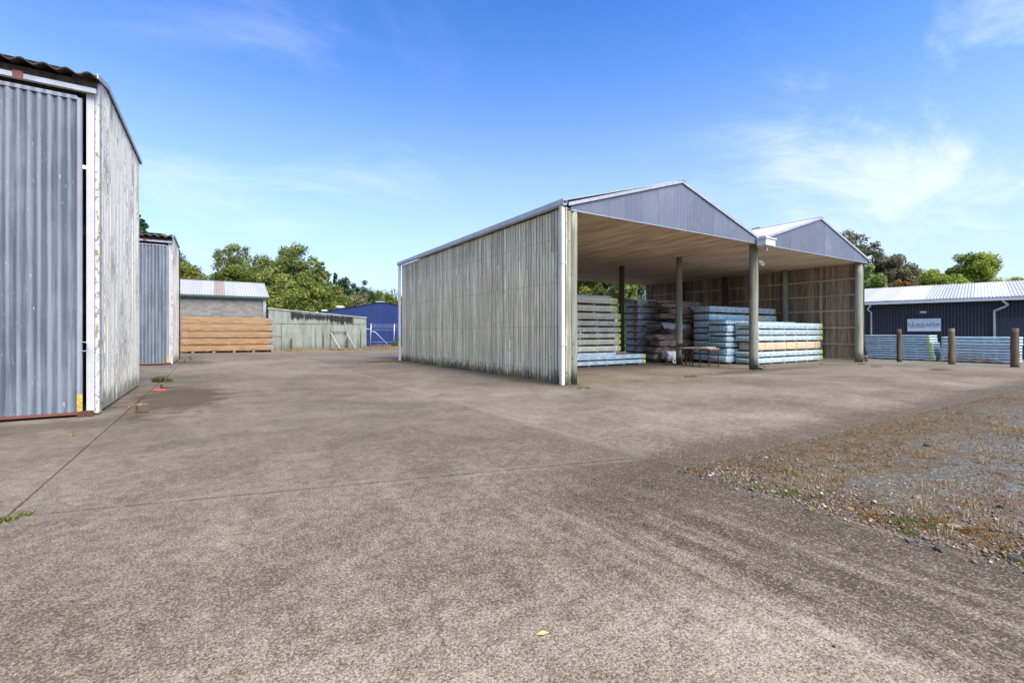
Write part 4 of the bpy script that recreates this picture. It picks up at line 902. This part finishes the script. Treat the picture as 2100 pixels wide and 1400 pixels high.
# front right stack
fz = [(.0, .26, 0), (.30, .56, 0), (.61, 1.0, 1), (1.05, 1.30, 0), (1.33, 1.60, 0), (1.63, 1.95, 0)]
nm = ['bottom', 'second from bottom', 'tan', 'third from top', 'second from top', 'topmost']
for k, (a, b, tan) in enumerate(fz):
    pack(21.0+(.28 if tan else 0), 12.32, a-.0, 5.9 if tan else 6.35, .95, b-a+.03, 'tan_board' if tan else 'wrap_ice',
         'unwrapped tan panel pack in the middle of the front right stack' if tan else 'white and blue wrapped pack, %s in the stack beside the right-hand centre post' % nm[k], 'front right packs', seed=130+k, stick=None if tan else 'lime', bears=6, bh=.068, straps=6 if tan else 0, strapmat='strap', amp=.002 if tan else .006, )
# outdoor stacks against the charcoal building
for k in range(10):
    x_ = rnd.uniform(-.03, .03); pack(32.3-.02*k*.3, 12.18-x_+.0+.012*k, .0+.136*k, 3.1-(.07 if k > 6 else 0), 1.1, .136, 'wrap_sky', 'pale blue pack, %s in the left outdoor stack below the sign' % ord_(k, 10), 'left outdoor packs', rz=-90, seed=150+k, stick='lime' if k not in (9,) else None, bears=6, bh=.04, amp=.004)
hh = [.155, .13, .10, .15, .15, .15, .145, .155, .09+.06, .155][:9]; z = 0
for k in range(9):
    tan = k == 6
    o = pack(32.3, 8.86-(.03 if k > 5 else 0), z, 2.78, 1.1, hh[k], 'wrap_sky', 'pale blue pack, %s in the right outdoor stack by the roller door' % ord_(k, 9), 'right outdoor packs', rz=-90, seed=170+k, bears=6, bh=.04, amp=.004)
    if k == 1: MB().box(.25, 1.9, -.02, .03, .03, .12).build('exposed_boards', M['plank'], o)
    if k == 6: MB().box(0, 2.75, -.02, .03, .02, .045).build('exposed_boards', M['plank'], o)
    z += hh[k]
t = thing('torn_film', 'frayed dark plastic wrap hanging from the right outdoor stack', 'plastic film', (32.27, 7.9, .33), R(-90)); sheet_cloth('sheet', 1.3, .3, 5, M['wrap_brown'], t, .2)

# ---------------------------------------------------------------- gravel posts and small yard things
for k, (x, y_, h, r, lb) in enumerate(((30.11, 9.9, 1.68, .105, 'leftmost of the three brown timber posts in front of the outdoor stacks'), (29.9, 7.78, 1.70, .125, 'middle brown timber post standing between the two outdoor stacks'), (29.67, 5.63, 1.69, .14, 'thickest brown timber post, at the right edge before the roller door'))):
    o = smooth_sides(post_obj('timber_post', x, y_, r, h, M['brown_post'], None, lean=(.01, .01))); tag(o, lb, 'post', 'timber posts along the gravel road')
def trestle(x, y_, a, lb, L=.62, W=.5, H=.80, top=None):
    t = thing('steel_trestle', lb, 'trestle', (x, y_, 0), R(a), 'rusty steel trestles')
    for (px_, py_) in ((0, 0), (L, 0), (0, W), (L, W)): MB().tube([(px_, py_, 0), (px_, py_, H-.06)], .022, 8).build('leg', M['rust'], t)
    MB().box(-.06, L+.06, -.03, W+.03, H-.06, H-.0).build('top_frame', M['rust'], t)
    return t
trestle(17.9, 13.35, 5, 'rusty trestle with a brown top plate, nearer the centre post'); trestle(17.84, 12.42, 0, 'rusty trestle holding pale timber offcuts, right of its pair', .58, .5, .78)
t = trestle(18.2, 13.9, 40, 'leaning rusty frame standing against the brown pile, left of the centre post', .6, .4, 1.0)
o = thing('timber_offcuts', 'pale offcuts of board stacked on the right trestle', 'offcuts', (17.7, 12.35, .78), R(8)); MB().box(0, .85, 0, .5, 0, .055).build('board', M['grey_wood'], o); MB().box(.02, .8, .12, .55, .057, .09).build('board', M['plank'], o)
o = thing('timber_offcut', 'grey board lying along the left trestle top', 'offcuts', (17.4, 13.45, .80), R(12)); MB().box(0, 1.5, 0, .2, 0, .035).build('board', M['grey_wood'], o)
# sheeted barrow
t = thing('sheeted_trolley', 'small orange trolley under a crumpled white sheet with one white wheel', 'trolley', (18.78, 15.35, 0), R(-15))
MB().prism([(0, .12), (.75, .12), (.7, .3), (.05, .3)], .05, .5, 1).build('frame', M['orange'], t, fix=True)
mb = film(.85, .55, .34, 5, .06, 14); o = mb.build('cover', M['wrap_white'], t, smooth=True); o.location = (-.05, 0, .24)
def wheel(x, y_, z, r, par):
    MB().tube([(x, y_-.03, z), (x, y_+.03, z)], r, 18).build('wheel', M['box_white'], par); MB().tube([(x, y_-.035, z), (x, y_+.035, z)], r*.4, 12).build('hub', M['black'], par)
wheel(.30, -.02, .12, .12, t); wheel(.30, .55, .12, .12, t)
# steel strap and broken footing at the centre post
t = thing('post_footing', 'broken pale footing lump with bent rusty strap at the centre post', 'footing', (18.66, 10.62, 0)); 
mb = MB(); vs = []; r_ = random.Random(4)
mb = film(.22, .18, .12, 9, .05, 6, .03); o = mb.build('lump', M['mortar'], t); MB().tube([(-.32, .05, .19), (0, 0, .15), (.16, -.04, .08)], .022, 6).build('strap', M['rust'], t)
t = thing('door_stop', 'rusty bent steel at the foot of the front right post', 'bracket', (27.75, 10.5, 0)); MB().tube([(0, 0, 0), (0, 0, .3), (.05, -.03, .12), (.14, -.05, .06)], .03, 6).build('bar', M['rust'], t)
for (px, py, h, lb) in ((281, 848, .15, 'nearest rusty steel stop set in the concrete by the white wall'), (331, 797, .12, 'rusty steel stop beyond the red plastic scrap'), (378, 744, .16, 'rusty stop at the corner of the farther shed'), (390, 738, .17, 'farthest rusty stop, past the farther shed')):
    d_ = 961*1.5/(py-682); x, y_, _ = at(px, d_); t = thing('floor_stop', lb, 'bracket', (x, y_, 0), R(rnd.uniform(-20, 30)), 'rusty steel stops in the yard')
    MB().box(-.02, .02, -.012, .012, 0, h).build('upright', M['rust'], t); MB().box(.022, .17, -.025, .025, .0, .025).build('foot', M['rust'], t); MB().tube([(.05, 0, .026), (.05, 0, .045)], .02, 6).build('bolt', M['rust'], t)
x, y_, _ = at(315, 961*1.5/(803-682)); t = thing('plastic_scrap', 'crushed red plastic scrap lying by the joint near the white wall', 'litter', (x, y_, .01)); o = film(.26, .08, .05, 3, .03, 8, .015).build('scrap', M['red_plastic'], t)
x, y_, _ = at(1100, 961*1.5/(1302-682)); o = MB().add([(0, 0, .004), (.03, .012, .014), (.065, .008, .006), (.03, -.012, .008)], [(0, 1, 2, 3)]).build('fallen_leaf', M['yellow_leaf'], None, loc=(x, y_, .002)); o.rotation_euler = (0, 0, R(-30)); tag(o, 'small yellow leaf on the speckled concrete in the foreground', 'leaf')
# leaning pipe frame and short posts at the green wall
t = thing('pipe_frame', 'rusty pipe frame leaning on the stained green wall', 'frame', (8.3, 42.3, 0))
MB().tube([(0, .2, 1.54), (1.36, .2, 1.58)], .025, 6).build('top_bar', M['rust'], t); MB().tube([(.0, .2, 1.54), (.78, -.25, 0)], .022, 6).build('leg', M['steel'], t); MB().tube([(1.32, .2, 1.58), (2.05, -.35, 0)], .022, 6).build('leg', M['steel'], t)
MB().tube([(1.15, .15, 1.42), (1.36, .2, 1.58)], .04, 6).build('hinge', M['rust'], t); MB().tube([(1.48, 0, .66), (1.68, 0, .76)], .035, 6).build('hinge', M['rust'], t)
for x, h, lb in ((5.15, 1.02, 'left short dark post at the green wall'), (9.62, 1.02, 'right short dark post, behind the leaning pipe frame')):
    o = MB().box(x, x+.12, 42.3, 42.42, -.02, h).build('short_post', M['dark_post']); tag(o, lb, 'post', 'short posts at the green wall')
o = MB().box(0, .62, 0, .12, 0, .05).build('broken_plank', M['grey_wood'], None, loc=(6.25, 41.6, .02)); o.rotation_euler = (0, 0, R(-14)); tag(o, 'pale broken plank on the dry grass before the green wall', 'plank')
for k, (x, lb) in enumerate(((8.3, 'rusty pipe on the ground under the leaning frame'),)):
    o = MB().tube([(x, 42.0, .05), (x+.8, 41.7, .04)], .05, 8).build('loose_pipe', M['rust']); tag(o, lb, 'pipe')
# manhole plate far right
o = MB().box(0, .9, 0, .45, 0, .012).build('steel_plate', M['rust'], None, loc=(24.4, 6.6, .0)); tag(o, 'flat rusty steel plate in the concrete near the gravel road', 'plate')

#PART4
# ---------------------------------------------------------------- trees
def leaves(C_, Rr, n, size, rng, flat_=.85, sub=None):
    """leaf quads spread through clumps: C_ (k,3) centres, Rr (k,) radii, n leaves in all"""
    k = len(C_); w = Rr**2; idx = rng.choice(k, n, p=w/w.sum()); d = rng.normal(size=(n, 3)); d /= np.linalg.norm(d, axis=1)[:, None]
    rad = rng.random(n)**.45; P = C_[idx]+d*(Rr[idx]*rad)[:, None]*np.array([1, 1, flat_])
    nrm = d*.6+rng.normal(size=(n, 3))*.6+np.array([0, 0, .35]); nrm /= np.linalg.norm(nrm, axis=1)[:, None]
    a = np.cross(nrm, rng.normal(size=(n, 3))); a /= np.linalg.norm(a, axis=1)[:, None]; b = np.cross(nrm, a); s = size*(.55+.9*rng.random(n))[:, None]
    V = np.stack([P-a*s, P-b*s*.55, P+a*s, P+b*s*.55], 1).reshape(-1, 3); F = np.arange(n*4).reshape(n, 4)
    ct = rng.random(k); tint = np.clip(.14+.46*ct[idx]+.36*rng.random(n)-.04, 0, 1)
    return V, F, tint
def tree(px, top, hw, d, kind, label, n=9000, low=.12, sparse=0.0, shape='round', wind=0.0, seed=None, name='broadleaf_tree', bot=None, group=None, leaf=.155, offs=0.0, base=-.1):
    sd2 = seed if seed is not None else int(px*7+top); rng = np.random.default_rng(sd2); hw = hw*(1.22 if not sparse else 1.1); n = int(n*(1.8 if not sparse else 1.05))
    x, y, _ = at(px, d); H = 1.5+(682-top)/961*d-base; Rw = hw/961*d
    t = thing(name, label, 'tree', (x, y, base), rng.random()*0, group)
    z0 = H*low if bot is None else (1.5+(682-bot)/961*d)
    K = int(80 if shape != 'cone' else 70); cz = (H+z0)/2; hz = (H-z0)/2
    C_ = []; Rr = []
    r_lo, r_hi = (.20, .38) if not sparse else (.13, .25)
    for i in range(K*6):
        if len(C_) >= K: break
        u = rng.normal(size=3); u /= np.linalg.norm(u); q = rng.random()**.38
        if shape == 'cone':
            h = rng.random(); rr = (1-h)**.8*.95+.05; a = rng.random()*6.28; p = np.array([math.cos(a)*rr*Rw*.8, math.sin(a)*rr*Rw*.8, z0+(H-z0)*h*.96]); rad = Rw*(.16+.22*(1-h))
        else:
            m = 1+.28*mnoise.noise(Vector((u[0]*1.7+sd2, u[1]*1.7, u[2]*1.7)))
            p = np.array([u[0]*Rw*.84*q*m, u[1]*Rw*.84*q*m, cz+u[2]*hz*.86*q*m])
            if shape == 'umbrella' and p[2] < cz and rng.random() < .75: continue
            rad = Rw*rng.uniform(r_lo, r_hi)
        p[0] += wind*(p[2]-z0)/max(1, H-z0)*Rw; p[2] = min(p[2], H-rad*.7)
        C_.append(p); Rr.append(rad)
    C_ = np.array(C_); Rr = np.array(Rr)
    V, F, ti = leaves(C_, Rr, n, leaf, rng)
    npmesh('crown', V, F, M['lf_'+kind], t, attr=ti, kind=None)
    mb = MB(); tr = max(.12, H*.022); zt = z0+(H-z0)*.45
    mb.tube([(0, 0, -.1), (.05*Rw, 0, zt*.5), (wind*.3*Rw, 0, zt), (wind*.6*Rw, 0, H*.86)], [tr*1.25, tr, tr*.72, tr*.18], 8)
    for i in rng.choice(len(C_), min(14, len(C_)), replace=False):
        p = C_[i]; s0 = min(zt, p[2]*.7)*rng.uniform(.75, 1.1); mb.tube([(wind*.25*Rw, 0, s0), (p[0]*.5, p[1]*.5, (s0+p[2])/2+.2), tuple(p)], [tr*.42, tr*.26, tr*.08], 5)
    mb.build('trunk', M['bark'], t); return t
TL = 'trees behind the block building'; TR_ = 'trees beyond the charcoal building'; TB = 'trees seen through the open back of the shed'
tree(376, 497, 36, 60, 'mid', 'green tree just right of the farther old shed, leftmost above the block building', 7800, group=TL)
tree(425, 540, 28, 66, 'dark', 'very dark dense tree behind the block building roof', 6300, group=TL)
tree(412, 572, 34, 57, 'yellow', 'low yellow-green bush showing just over the white ribbed roof', 3900, group=TL, name='bush')
tree(470, 494, 36, 72, 'olive', 'thin wind-bent olive tree with ragged open top', 3600, sparse=1, bot=560, wind=.25, group=TL)
tree(478, 538, 44, 60, 'yellow', 'yellow-green tree directly behind the block building', 9750, group=TL)
tree(545, 515, 52, 66, 'olive', 'broad olive tree filling the middle of the left tree group', 9750, group=TL)
tree(588, 487, 62, 63, 'olive', 'tallest tree of the left group with sparse twiggy crown', 12000, sparse=1, bot=640, group=TL)
tree(585, 560, 46, 56, 'mid', 'dense green tree behind the stained green shed, left part', 10500, low=.02, group=TL)
tree(628, 548, 38, 57, 'mid', 'bushy mid green tree behind the stained green shed, right part', 9750, low=.02, group=TL)
tree(660, 575, 30, 58, 'yellow', 'light green tree above the white roof vents', 6750, low=.02, group=TL)
tree(545, 600, 34, 54.5, 'mid', 'low dark bush at the corner of the block building', 6000, low=.02, group=TL, name='bush')
tree(520, 545, 50, 64, 'mid', 'mid green tree filling behind the block building ridge', 9000, low=.02, group=TL)
tree(675, 560, 26, 66, 'mid', 'mid green tree between the tall tree and the dark conifer', 6000, low=.02, group=TL)
tree(650, 528, 24, 62, 'olive', 'small ragged olive crown right of the tallest tree', 3300, sparse=1, bot=600, group=TL)
tree(688, 555, 13, 74, 'dark', 'dark narrow conifer behind the navy warehouse, left one', 3900, shape='cone', name='conifer', group=TL)
tree(708, 562, 24, 78, 'dark', 'dark rounded tree left of centre behind the navy warehouse', 6750, group=TL)
tree(700, 600, 30, 70, 'olive', 'olive tree just behind the biggest roof vent', 6000, low=.02, group=TL)
tree(738, 565, 22, 80, 'dark', 'dark leaning tree above the navy roof', 5400, wind=.3, group=TL)
tree(735, 600, 26, 72, 'gum', 'brownish tree low above the navy roof', 5250, low=.02, group=TL)
# wooded hill far off
def hill(px0, px1, d, top, kind, name, label=None, seed=1, n=16000):
    rng = np.random.default_rng(seed); C_ = []; Rr = []
    for i in range(130):
        px = rng.uniform(px0, px1); f = (px-px0)/(px1-px0); dd = d+rng.uniform(-8, 14); x, y, _ = at(px, dd); zt_ = 1.5+(682-top(f))/961*dd; r = rng.uniform(1.6, 3.4); C_.append((x, y, max(0, rng.uniform(.25, 1)*(zt_)-r*.6))); Rr.append(r)
    V, F, ti = leaves(np.array(C_), np.array(Rr), n, .26, rng); o = npmesh(name, V, F, M['lf_'+kind], attr=ti, kind='stuff'); return tag(o, label, 'wood')
hill(740, 850, 105, lambda f: 585+25*f if f < .8 else 605+70*(f-.8), 'olive', 'distant_wood', 'distant olive green wooded hillside above the navy warehouse', 5)
tree(772, 592, 17, 100, 'mid', 'round green tree standing out on the distant hillside', 3900, group=TL, leaf=.2)
tree(800, 600, 22, 98, 'yellow', 'lighter green rounded tree on the hillside, right of the navy ridge', 3900, low=.02, group=TL, leaf=.2)
tree(280, 432, 19, 50, 'dark', 'dark twiggy treetop peeping over the farther old shed', 1050, sparse=1, bot=500, group=TL)
# right side
tree(1556, 459, 15, 62, 'rusty', 'sparse brownish treetop peeping above the valley of the shed roof', 630, sparse=1, bot=500, group=TR_)
tree(1738, 462, 44, 62, 'gum', 'tall open gum tree rising behind the right gable', 4500, sparse=1, bot=560, wind=.15, group=TR_)
tree(1790, 492, 40, 60, 'gum', 'brown-green gum tree beside the tall open one', 5400, sparse=1, group=TR_)
tree(1832, 506, 40, 58, 'gum', 'big dark brownish gum tree above the charcoal building roof', 10500, group=TR_)
tree(1865, 545, 26, 57, 'gum', 'lower dark tree between the big gum and the bright green trees', 6300, low=.02, group=TR_)
tree(1790, 541, 30, 50, 'bright', 'pale lime-green tree right beside the front right post', 7800, low=.02, group=TR_)
tree(1845, 566, 20, 50, 'rusty', 'orange-tinged bush just over the white roof', 3900, low=.02, group=TR_, name='bush')
tree(1820, 572, 24, 52, 'gum', 'dull brown-green bush beside the orange-tinged one', 3900, low=.02, group=TR_, name='bush')
tree(1905, 538, 40, 60, 'leafgreen', 'bright green spreading tree, left of the tallest rounded one', 7800, group=TR_)
tree(1996, 520, 36, 62, 'leafgreen', 'broad rounded tree standing highest near the right edge', 7800, bot=592, group=TR_)
tree(1960, 556, 40, 60, 'leafgreen', 'dark green lower tree under the tallest rounded one', 7500, low=.02, group=TR_)
tree(2030, 570, 24, 56, 'yellow', 'low yellow-green bush at the roof line, left of the last tree', 3600, low=.02, group=TR_, name='bush')
tree(2078, 550, 38, 58, 'leafgreen', 'rounded green tree cut by the right edge of the view', 7800, low=.02, group=TR_)
# through the shed
for k, (px, tp, hw, d, kd) in enumerate(((1205, 480, 30, 55, 'yellow'), (1240, 470, 30, 60, 'mid'), (1275, 500, 26, 52, 'bright'), (1305, 480, 28, 58, 'bright'), (1180, 470, 26, 62, 'mid'))):
    tree(px, tp, hw, d, kd, ['olive tree seen through the shed just right of the front left post', 'mid green tall tree through the shed with trunk showing', 'yellow-green tree seen past the dark inner post', 'pale yellow tree beside the back corner of the brown wall', 'tall tree mostly hidden by the front left post'][k], 5200, low=.02, group=TB)

# ---------------------------------------------------------------- weeds, litter and stones
def blades(name, pts, kind, label, hgt, rng, n_each=60, spread=.12, cat='weeds', width=.006, group=None, droop=.5):
    V = []; F = []; T = []; i = 0
    for (cx, cy, cz, s) in pts:
        for k in range(n_each):
            a = rng.random()*6.28; r_ = spread*s*rng.random()**.7; x, y = cx+math.cos(a)*r_, cy+math.sin(a)*r_; h = hgt*s*rng.uniform(.4, 1); b = rng.random()*6.28; l = h*droop*rng.uniform(.3, 1.2)
            dx, dy = math.cos(b)*l+math.cos(a)*l*.5, math.sin(b)*l+math.sin(a)*l*.5; wx, wy = -math.sin(b)*width, math.cos(b)*width
            V += [(x-wx, y-wy, cz), (x+wx, y+wy, cz), (x+dx*.45+wx*.7, y+dy*.45+wy*.7, cz+h*.65), (x+dx+wx*.1, y+dy, cz+h)]; F.append((i, i+1, i+2, i+3)); i += 4; T.append(rng.random())
    o = npmesh(name, V, F, M['lf_'+kind], attr=T, kind='stuff' if cat != 'weed' else None); tag(o, label, cat, group); return o
rg = np.random.default_rng(3)
def gp(px, py): return at(px, 961*1.5/(py-682))
x, y, _ = gp(330, 783); o = blades('weed_tuft', [(x, y, 0, 1), (x+.18, y, 0, .7), (x-.12, y+.05, 0, .8)], 'weed', 'green grass tuft in the joint near the flaking white wall', .22, rg, 90, .16, 'weed', .008)
x, y, _ = gp(275, 833); blades('dry_tuft', [(x, y, 0, 1), (x+.1, y+.1, 0, .8)], 'dry', 'dry orange tuft against the joint beside the white wall', .07, rg, 80, .14, 'weed', .006)
x, y, _ = gp(146, 893); blades('dry_tuft', [(x, y, 0, 1)], 'dry', 'dry tuft in the joint before the nearest sliding door', .05, rg, 60, .07, 'weed', .005)
# moss and weeds in the skewed joint
pts = []
for k in range(60):
    t_ = rg.random()**.8; x = B0[0]+(B1[0]-B0[0])*t_; y = B0[1]+(B1[1]-B0[1])*t_
    if mnoise.noise(Vector((t_*11, 2, 0))) > -.05: pts.append((x, y+rg.uniform(-.01, .01), -.01, rg.uniform(.4, 1)))
blades('joint_moss', pts, 'weed', 'green moss and weeds along the skewed joint in the foreground concrete', .022, rg, 50, .045, 'moss', .004, droop=1)
x, y, _ = gp(15, 1066); blades('joint_weed', [(x, y, 0, 1), (x+.08, y+.08, 0, .8), (x-.1, y-.12, 0, .8)], 'weed', 'mossy weed clump where two joints meet at the left edge', .03, rg, 150, .07, 'weed', .004, droop=1)
# dry grass along the far buildings
pts = [(rg.uniform(4.8, 12), rg.uniform(41.6, 42.5), 0, rg.uniform(.3, .8)) for _ in range(170)]+[(rg.uniform(11.3, 20), rg.uniform(41.5, 44.6), 0, rg.uniform(.5, 1.3)) for _ in range(420)]
blades('dry_grass', pts, 'dry', 'dry straw-coloured grass along the foot of the green wall and fence', .28, rg, 26, .3, 'grass', .014)
pts = [(15.0+rg.uniform(-.5, .5), 43.4+rg.uniform(-.3, .3), 0, rg.uniform(.8, 1.7)) for _ in range(26)]; blades('tall_weeds', pts, 'weed', 'tall green weeds by the fence brace before the navy wall', .6, rg, 24, .3, 'weeds', .016)
pts = [(12.9+rg.uniform(-.5, .5), 42.6+rg.uniform(-.3, .3), 0, rg.uniform(.7, 1.3)) for _ in range(26)]; blades('pale_weeds', pts, 'dry', 'pale mound of dry weeds at the foot of the first fence post', .42, rg, 24, .3, 'weeds', .016)
for (px, py, lb) in ((1190, 797, 'small green weeds at the foot of the front left post'), (1765, 747, 'yellow-green moss at the foot of the front right post'), (1800, 752, 'small weed patch in the concrete right of the shed'), (1686, 746, 'moss at the foot of the inner brown wall'), (1410, 773, 'yellow-green weed patch on the slab in front of the trestles')):
    x, y, _ = gp(px, py); blades('weed_patch', [(x+rg.uniform(-.25, .25), y+rg.uniform(-.1, .1), 0, rg.uniform(.4, 1)) for _ in range(6)], 'weed', lb, .06, rg, 40, .09, 'weed', .008)
def chips(name, P, size, kind, label, rng, cat, flatz=.35, lift=.004, mat=None):
    """small faceted stones or leaf scraps"""
    n = len(P); base = np.array([(1, 0, 0), (-1, 0, 0), (0, 1, 0), (0, -1, 0), (0, 0, 1), (0, 0, -.6)], float); F0 = np.array([(0, 2, 4), (2, 1, 4), (1, 3, 4), (3, 0, 4), (2, 0, 5), (1, 2, 5), (3, 1, 5), (0, 3, 5)])
    s = size[:, None, None]*(base[None]*np.array([1, .75, flatz]))*(1+.35*rng.normal(size=(n, 6, 1))*.6); a = rng.random(n)*6.28; ca, sa = np.cos(a)[:, None], np.sin(a)[:, None]
    X = s[:, :, 0]*ca-s[:, :, 1]*sa; Y = s[:, :, 0]*sa+s[:, :, 1]*ca; Z = s[:, :, 2]+X*rng.normal(size=(n, 1))*.15
    V = np.stack([X+P[:, 0:1], Y+P[:, 1:2], Z+P[:, 2:3]+size[:, None]*lift], -1).reshape(-1, 3); F = (F0[None]+np.arange(n)[:, None, None]*6).reshape(-1, 3)
    o = npmesh(name, V, F, mat or M['lf_'+kind], attr=np.repeat(rng.random(n), 8), kind='stuff'); return tag(o, label, cat)
def gz(x, y): return -.026+.018*mnoise.noise(Vector((x*.8, y*.8, 0)))+(.012*(1-min(1, max(0, (x-4.34)/.25))))-(.012 if y > 3 else 0)
# rubble band inside the edge facing the yard
n = 15000; u = rg.exponential(.55, n); y = rg.uniform(-7, 3.3, n); x = 4.36+u*(1+.25*np.sin(y*2)); x = np.where(rg.random(n) < .07, 4.36-rg.exponential(.07, n), x)
Z = np.array([gz(a, b) if a > 4.37 else .0 for a, b in zip(x, y)]); size = np.clip(rg.lognormal(-4.75, .5, n), .004, .032)
chips('rubble', np.stack([x, y, Z], 1), size, 'stone', 'brown and grey rubble along the near edge of the gravel', rg, 'rubble', .55, .3, M['stone'])
n = 9000; x = 4.4+rg.random(n)**1.3*9; y = rg.uniform(-3, 3.3, n); Z = np.array([gz(a, b) for a, b in zip(x, y)])
chips('loose_gravel', np.stack([x, y, Z], 1), np.clip(rg.lognormal(-5.0, .4, n), .003, .022), 'stone', 'loose grey stones over the gravel bed', rg, 'gravel', .6, .3, M['stone'])
# fallen leaf litter, in drifts
n = 60000; x = 4.4+rg.random(n)**1.2*13; y = rg.uniform(-5, 3.33, n)
k_ = np.array([mnoise.noise(Vector((a*.7, b*1.3, 9)))+.5*mnoise.noise(Vector((a*2.5, b*3.5, 4))) for a, b in zip(x, y)]); edge = np.exp(-(3.35-y)/.5)+np.exp(-(x-4.4)/.45); keep = k_+edge*.55+rg.normal(size=n)*.12 > .26; x, y = x[keep], y[keep]
Z = np.array([gz(a, b) for a, b in zip(x, y)])+.004
chips('leaf_litter', np.stack([x, y, Z], 1), np.clip(rg.lognormal(-4.7, .35, len(x)), .004, .022), 'litter', 'rusty brown fallen leaf litter drifted over the gravel', rg, 'leaf litter', .22, .3)
n = 900; x = 8.1-rg.exponential(.5, n); y = 24.1+rg.normal(size=n)*.28-(8.1-x)*.25; chips('leaf_drift', np.stack([x, y, x*0+.004], 1), rg.uniform(.015, .05, n), 'litter', 'orange-brown leaf drift at the far corner of the board wall', rg, 'leaf litter', .3, .3)
# scattered single stones on the gravel edge and concrete
SP = [(1408, 969, .035, 'dark stone at the tip of the gravel corner'), (1510, 1004, .03, 'pale brown stone close to the gravel corner weeds'), (1662, 1046, .05, 'flat mossy stone on the gravel edge right of the green weeds'), (1742, 1040, .05, 'rounded brown stone half way along the gravel edge'),
      (1926, 1128, .045, 'yellow-brown stone lying out on the concrete by the gravel edge'), (1955, 1076, .055, 'dark brown rock in the rubble at the right'), (1988, 1032, .05, 'orange-brown rock in the rubble, farther back'), (2052, 1034, .035, 'dark grey rock toward the right edge'), (2080, 1140, .06, 'dark rock in the lower right rubble'), (1880, 1016, .05, 'reddish broken rock in the middle of the rubble band'), (1710, 1325, .012, 'tiny black pebble on the foreground concrete'), (1900, 911, .05, 'lone black stone far out on the gravel')]
for k, (px, py, s_, lb) in enumerate(SP):
    x, y, _ = gp(px, py); s_ *= .72; import bmesh
    bm = bmesh.new(); bmesh.ops.create_icosphere(bm, subdivisions=2, radius=1)
    for v in bm.verts: v.co *= 1+.32*mnoise.noise(v.co*1.3+Vector((k*5, 0, 0))); v.co = Vector((v.co.x*s_*1.2, v.co.y*s_*.9, v.co.z*s_*.62))
    me = bpy.data.meshes.new('rock'); bm.to_mesh(me); bm.free(); cc = [(.06, .055, .05), (.22, .16, .10), (.14, .12, .06), (.20, .13, .08)][k % 4 if k not in (6, 9) else 3]
    if k in (10, 11, 7): cc = (.025, .024, .024)
    o = link('rock', me, flat('rock_%d' % k, cc, .9, 0, .35, 40)); o.location = (x, y, s_*.25+(gz(x, y) if x > 4.4 and y < 3.3 else 0)); o.rotation_euler = (0, 0, k); tag(o, lb, 'rock', 'larger rocks at the gravel edge')
# dry tufts and green weeds on the gravel
def tufts(name, boxes, kind, lb, h, n_each, sp, cat='weeds', w=.003, m_=14):
    pts = []
    for (px, py, sx, cnt) in boxes:
        x, y, _ = gp(px, py)
        for _ in range(cnt): a, b = x+rg.normal()*sx, y+rg.normal()*sx*.8; pts.append((a, b, gz(a, b) if a > 4.4 else 0, rg.uniform(.5, 1.1)))
    blades(name, pts, kind, lb, h, rg, n_each, sp, cat, w)
tufts('dry_weeds', [(1660, 985, .22, 20), (1700, 975, .2, 12), (1600, 990, .15, 10), (2000, 1060, .3, 12), (2040, 1075, .25, 9), (1900, 1050, .2, 10), (2060, 925, .6, 40), (2080, 880, .8, 40), (1960, 1000, .4, 12), (1560, 985, .2, 8)], 'dry', 'thin dry straw-coloured weeds scattered over the gravel', .075, 22, .09)
tufts('green_weeds', [(1625, 1008, .08, 14), (1548, 998, .05, 5), (1530, 990, .05, 4), (1680, 1010, .08, 5), (1855, 1085, .08, 8), (1860, 1060, .06, 4), (1905, 1070, .05, 3), (2094, 1150, .04, 4), (1500, 975, .06, 3)], 'weed', 'low green weeds among the rubble at the gravel corner', .035, 55, .06)
tufts('rusty_weeds', [(1785, 1055, .08, 14), (2010, 1085, .15, 12), (1590, 960, .15, 10), (1420, 965, .08, 5), (1700, 960, .3, 14), (1900, 940, .5, 16), (2060, 1110, .12, 10), (1930, 1075, .12, 9), (2000, 850, .9, 20)], 'rusty', 'low rust-coloured weeds among the rubble', .03, 60, .06)
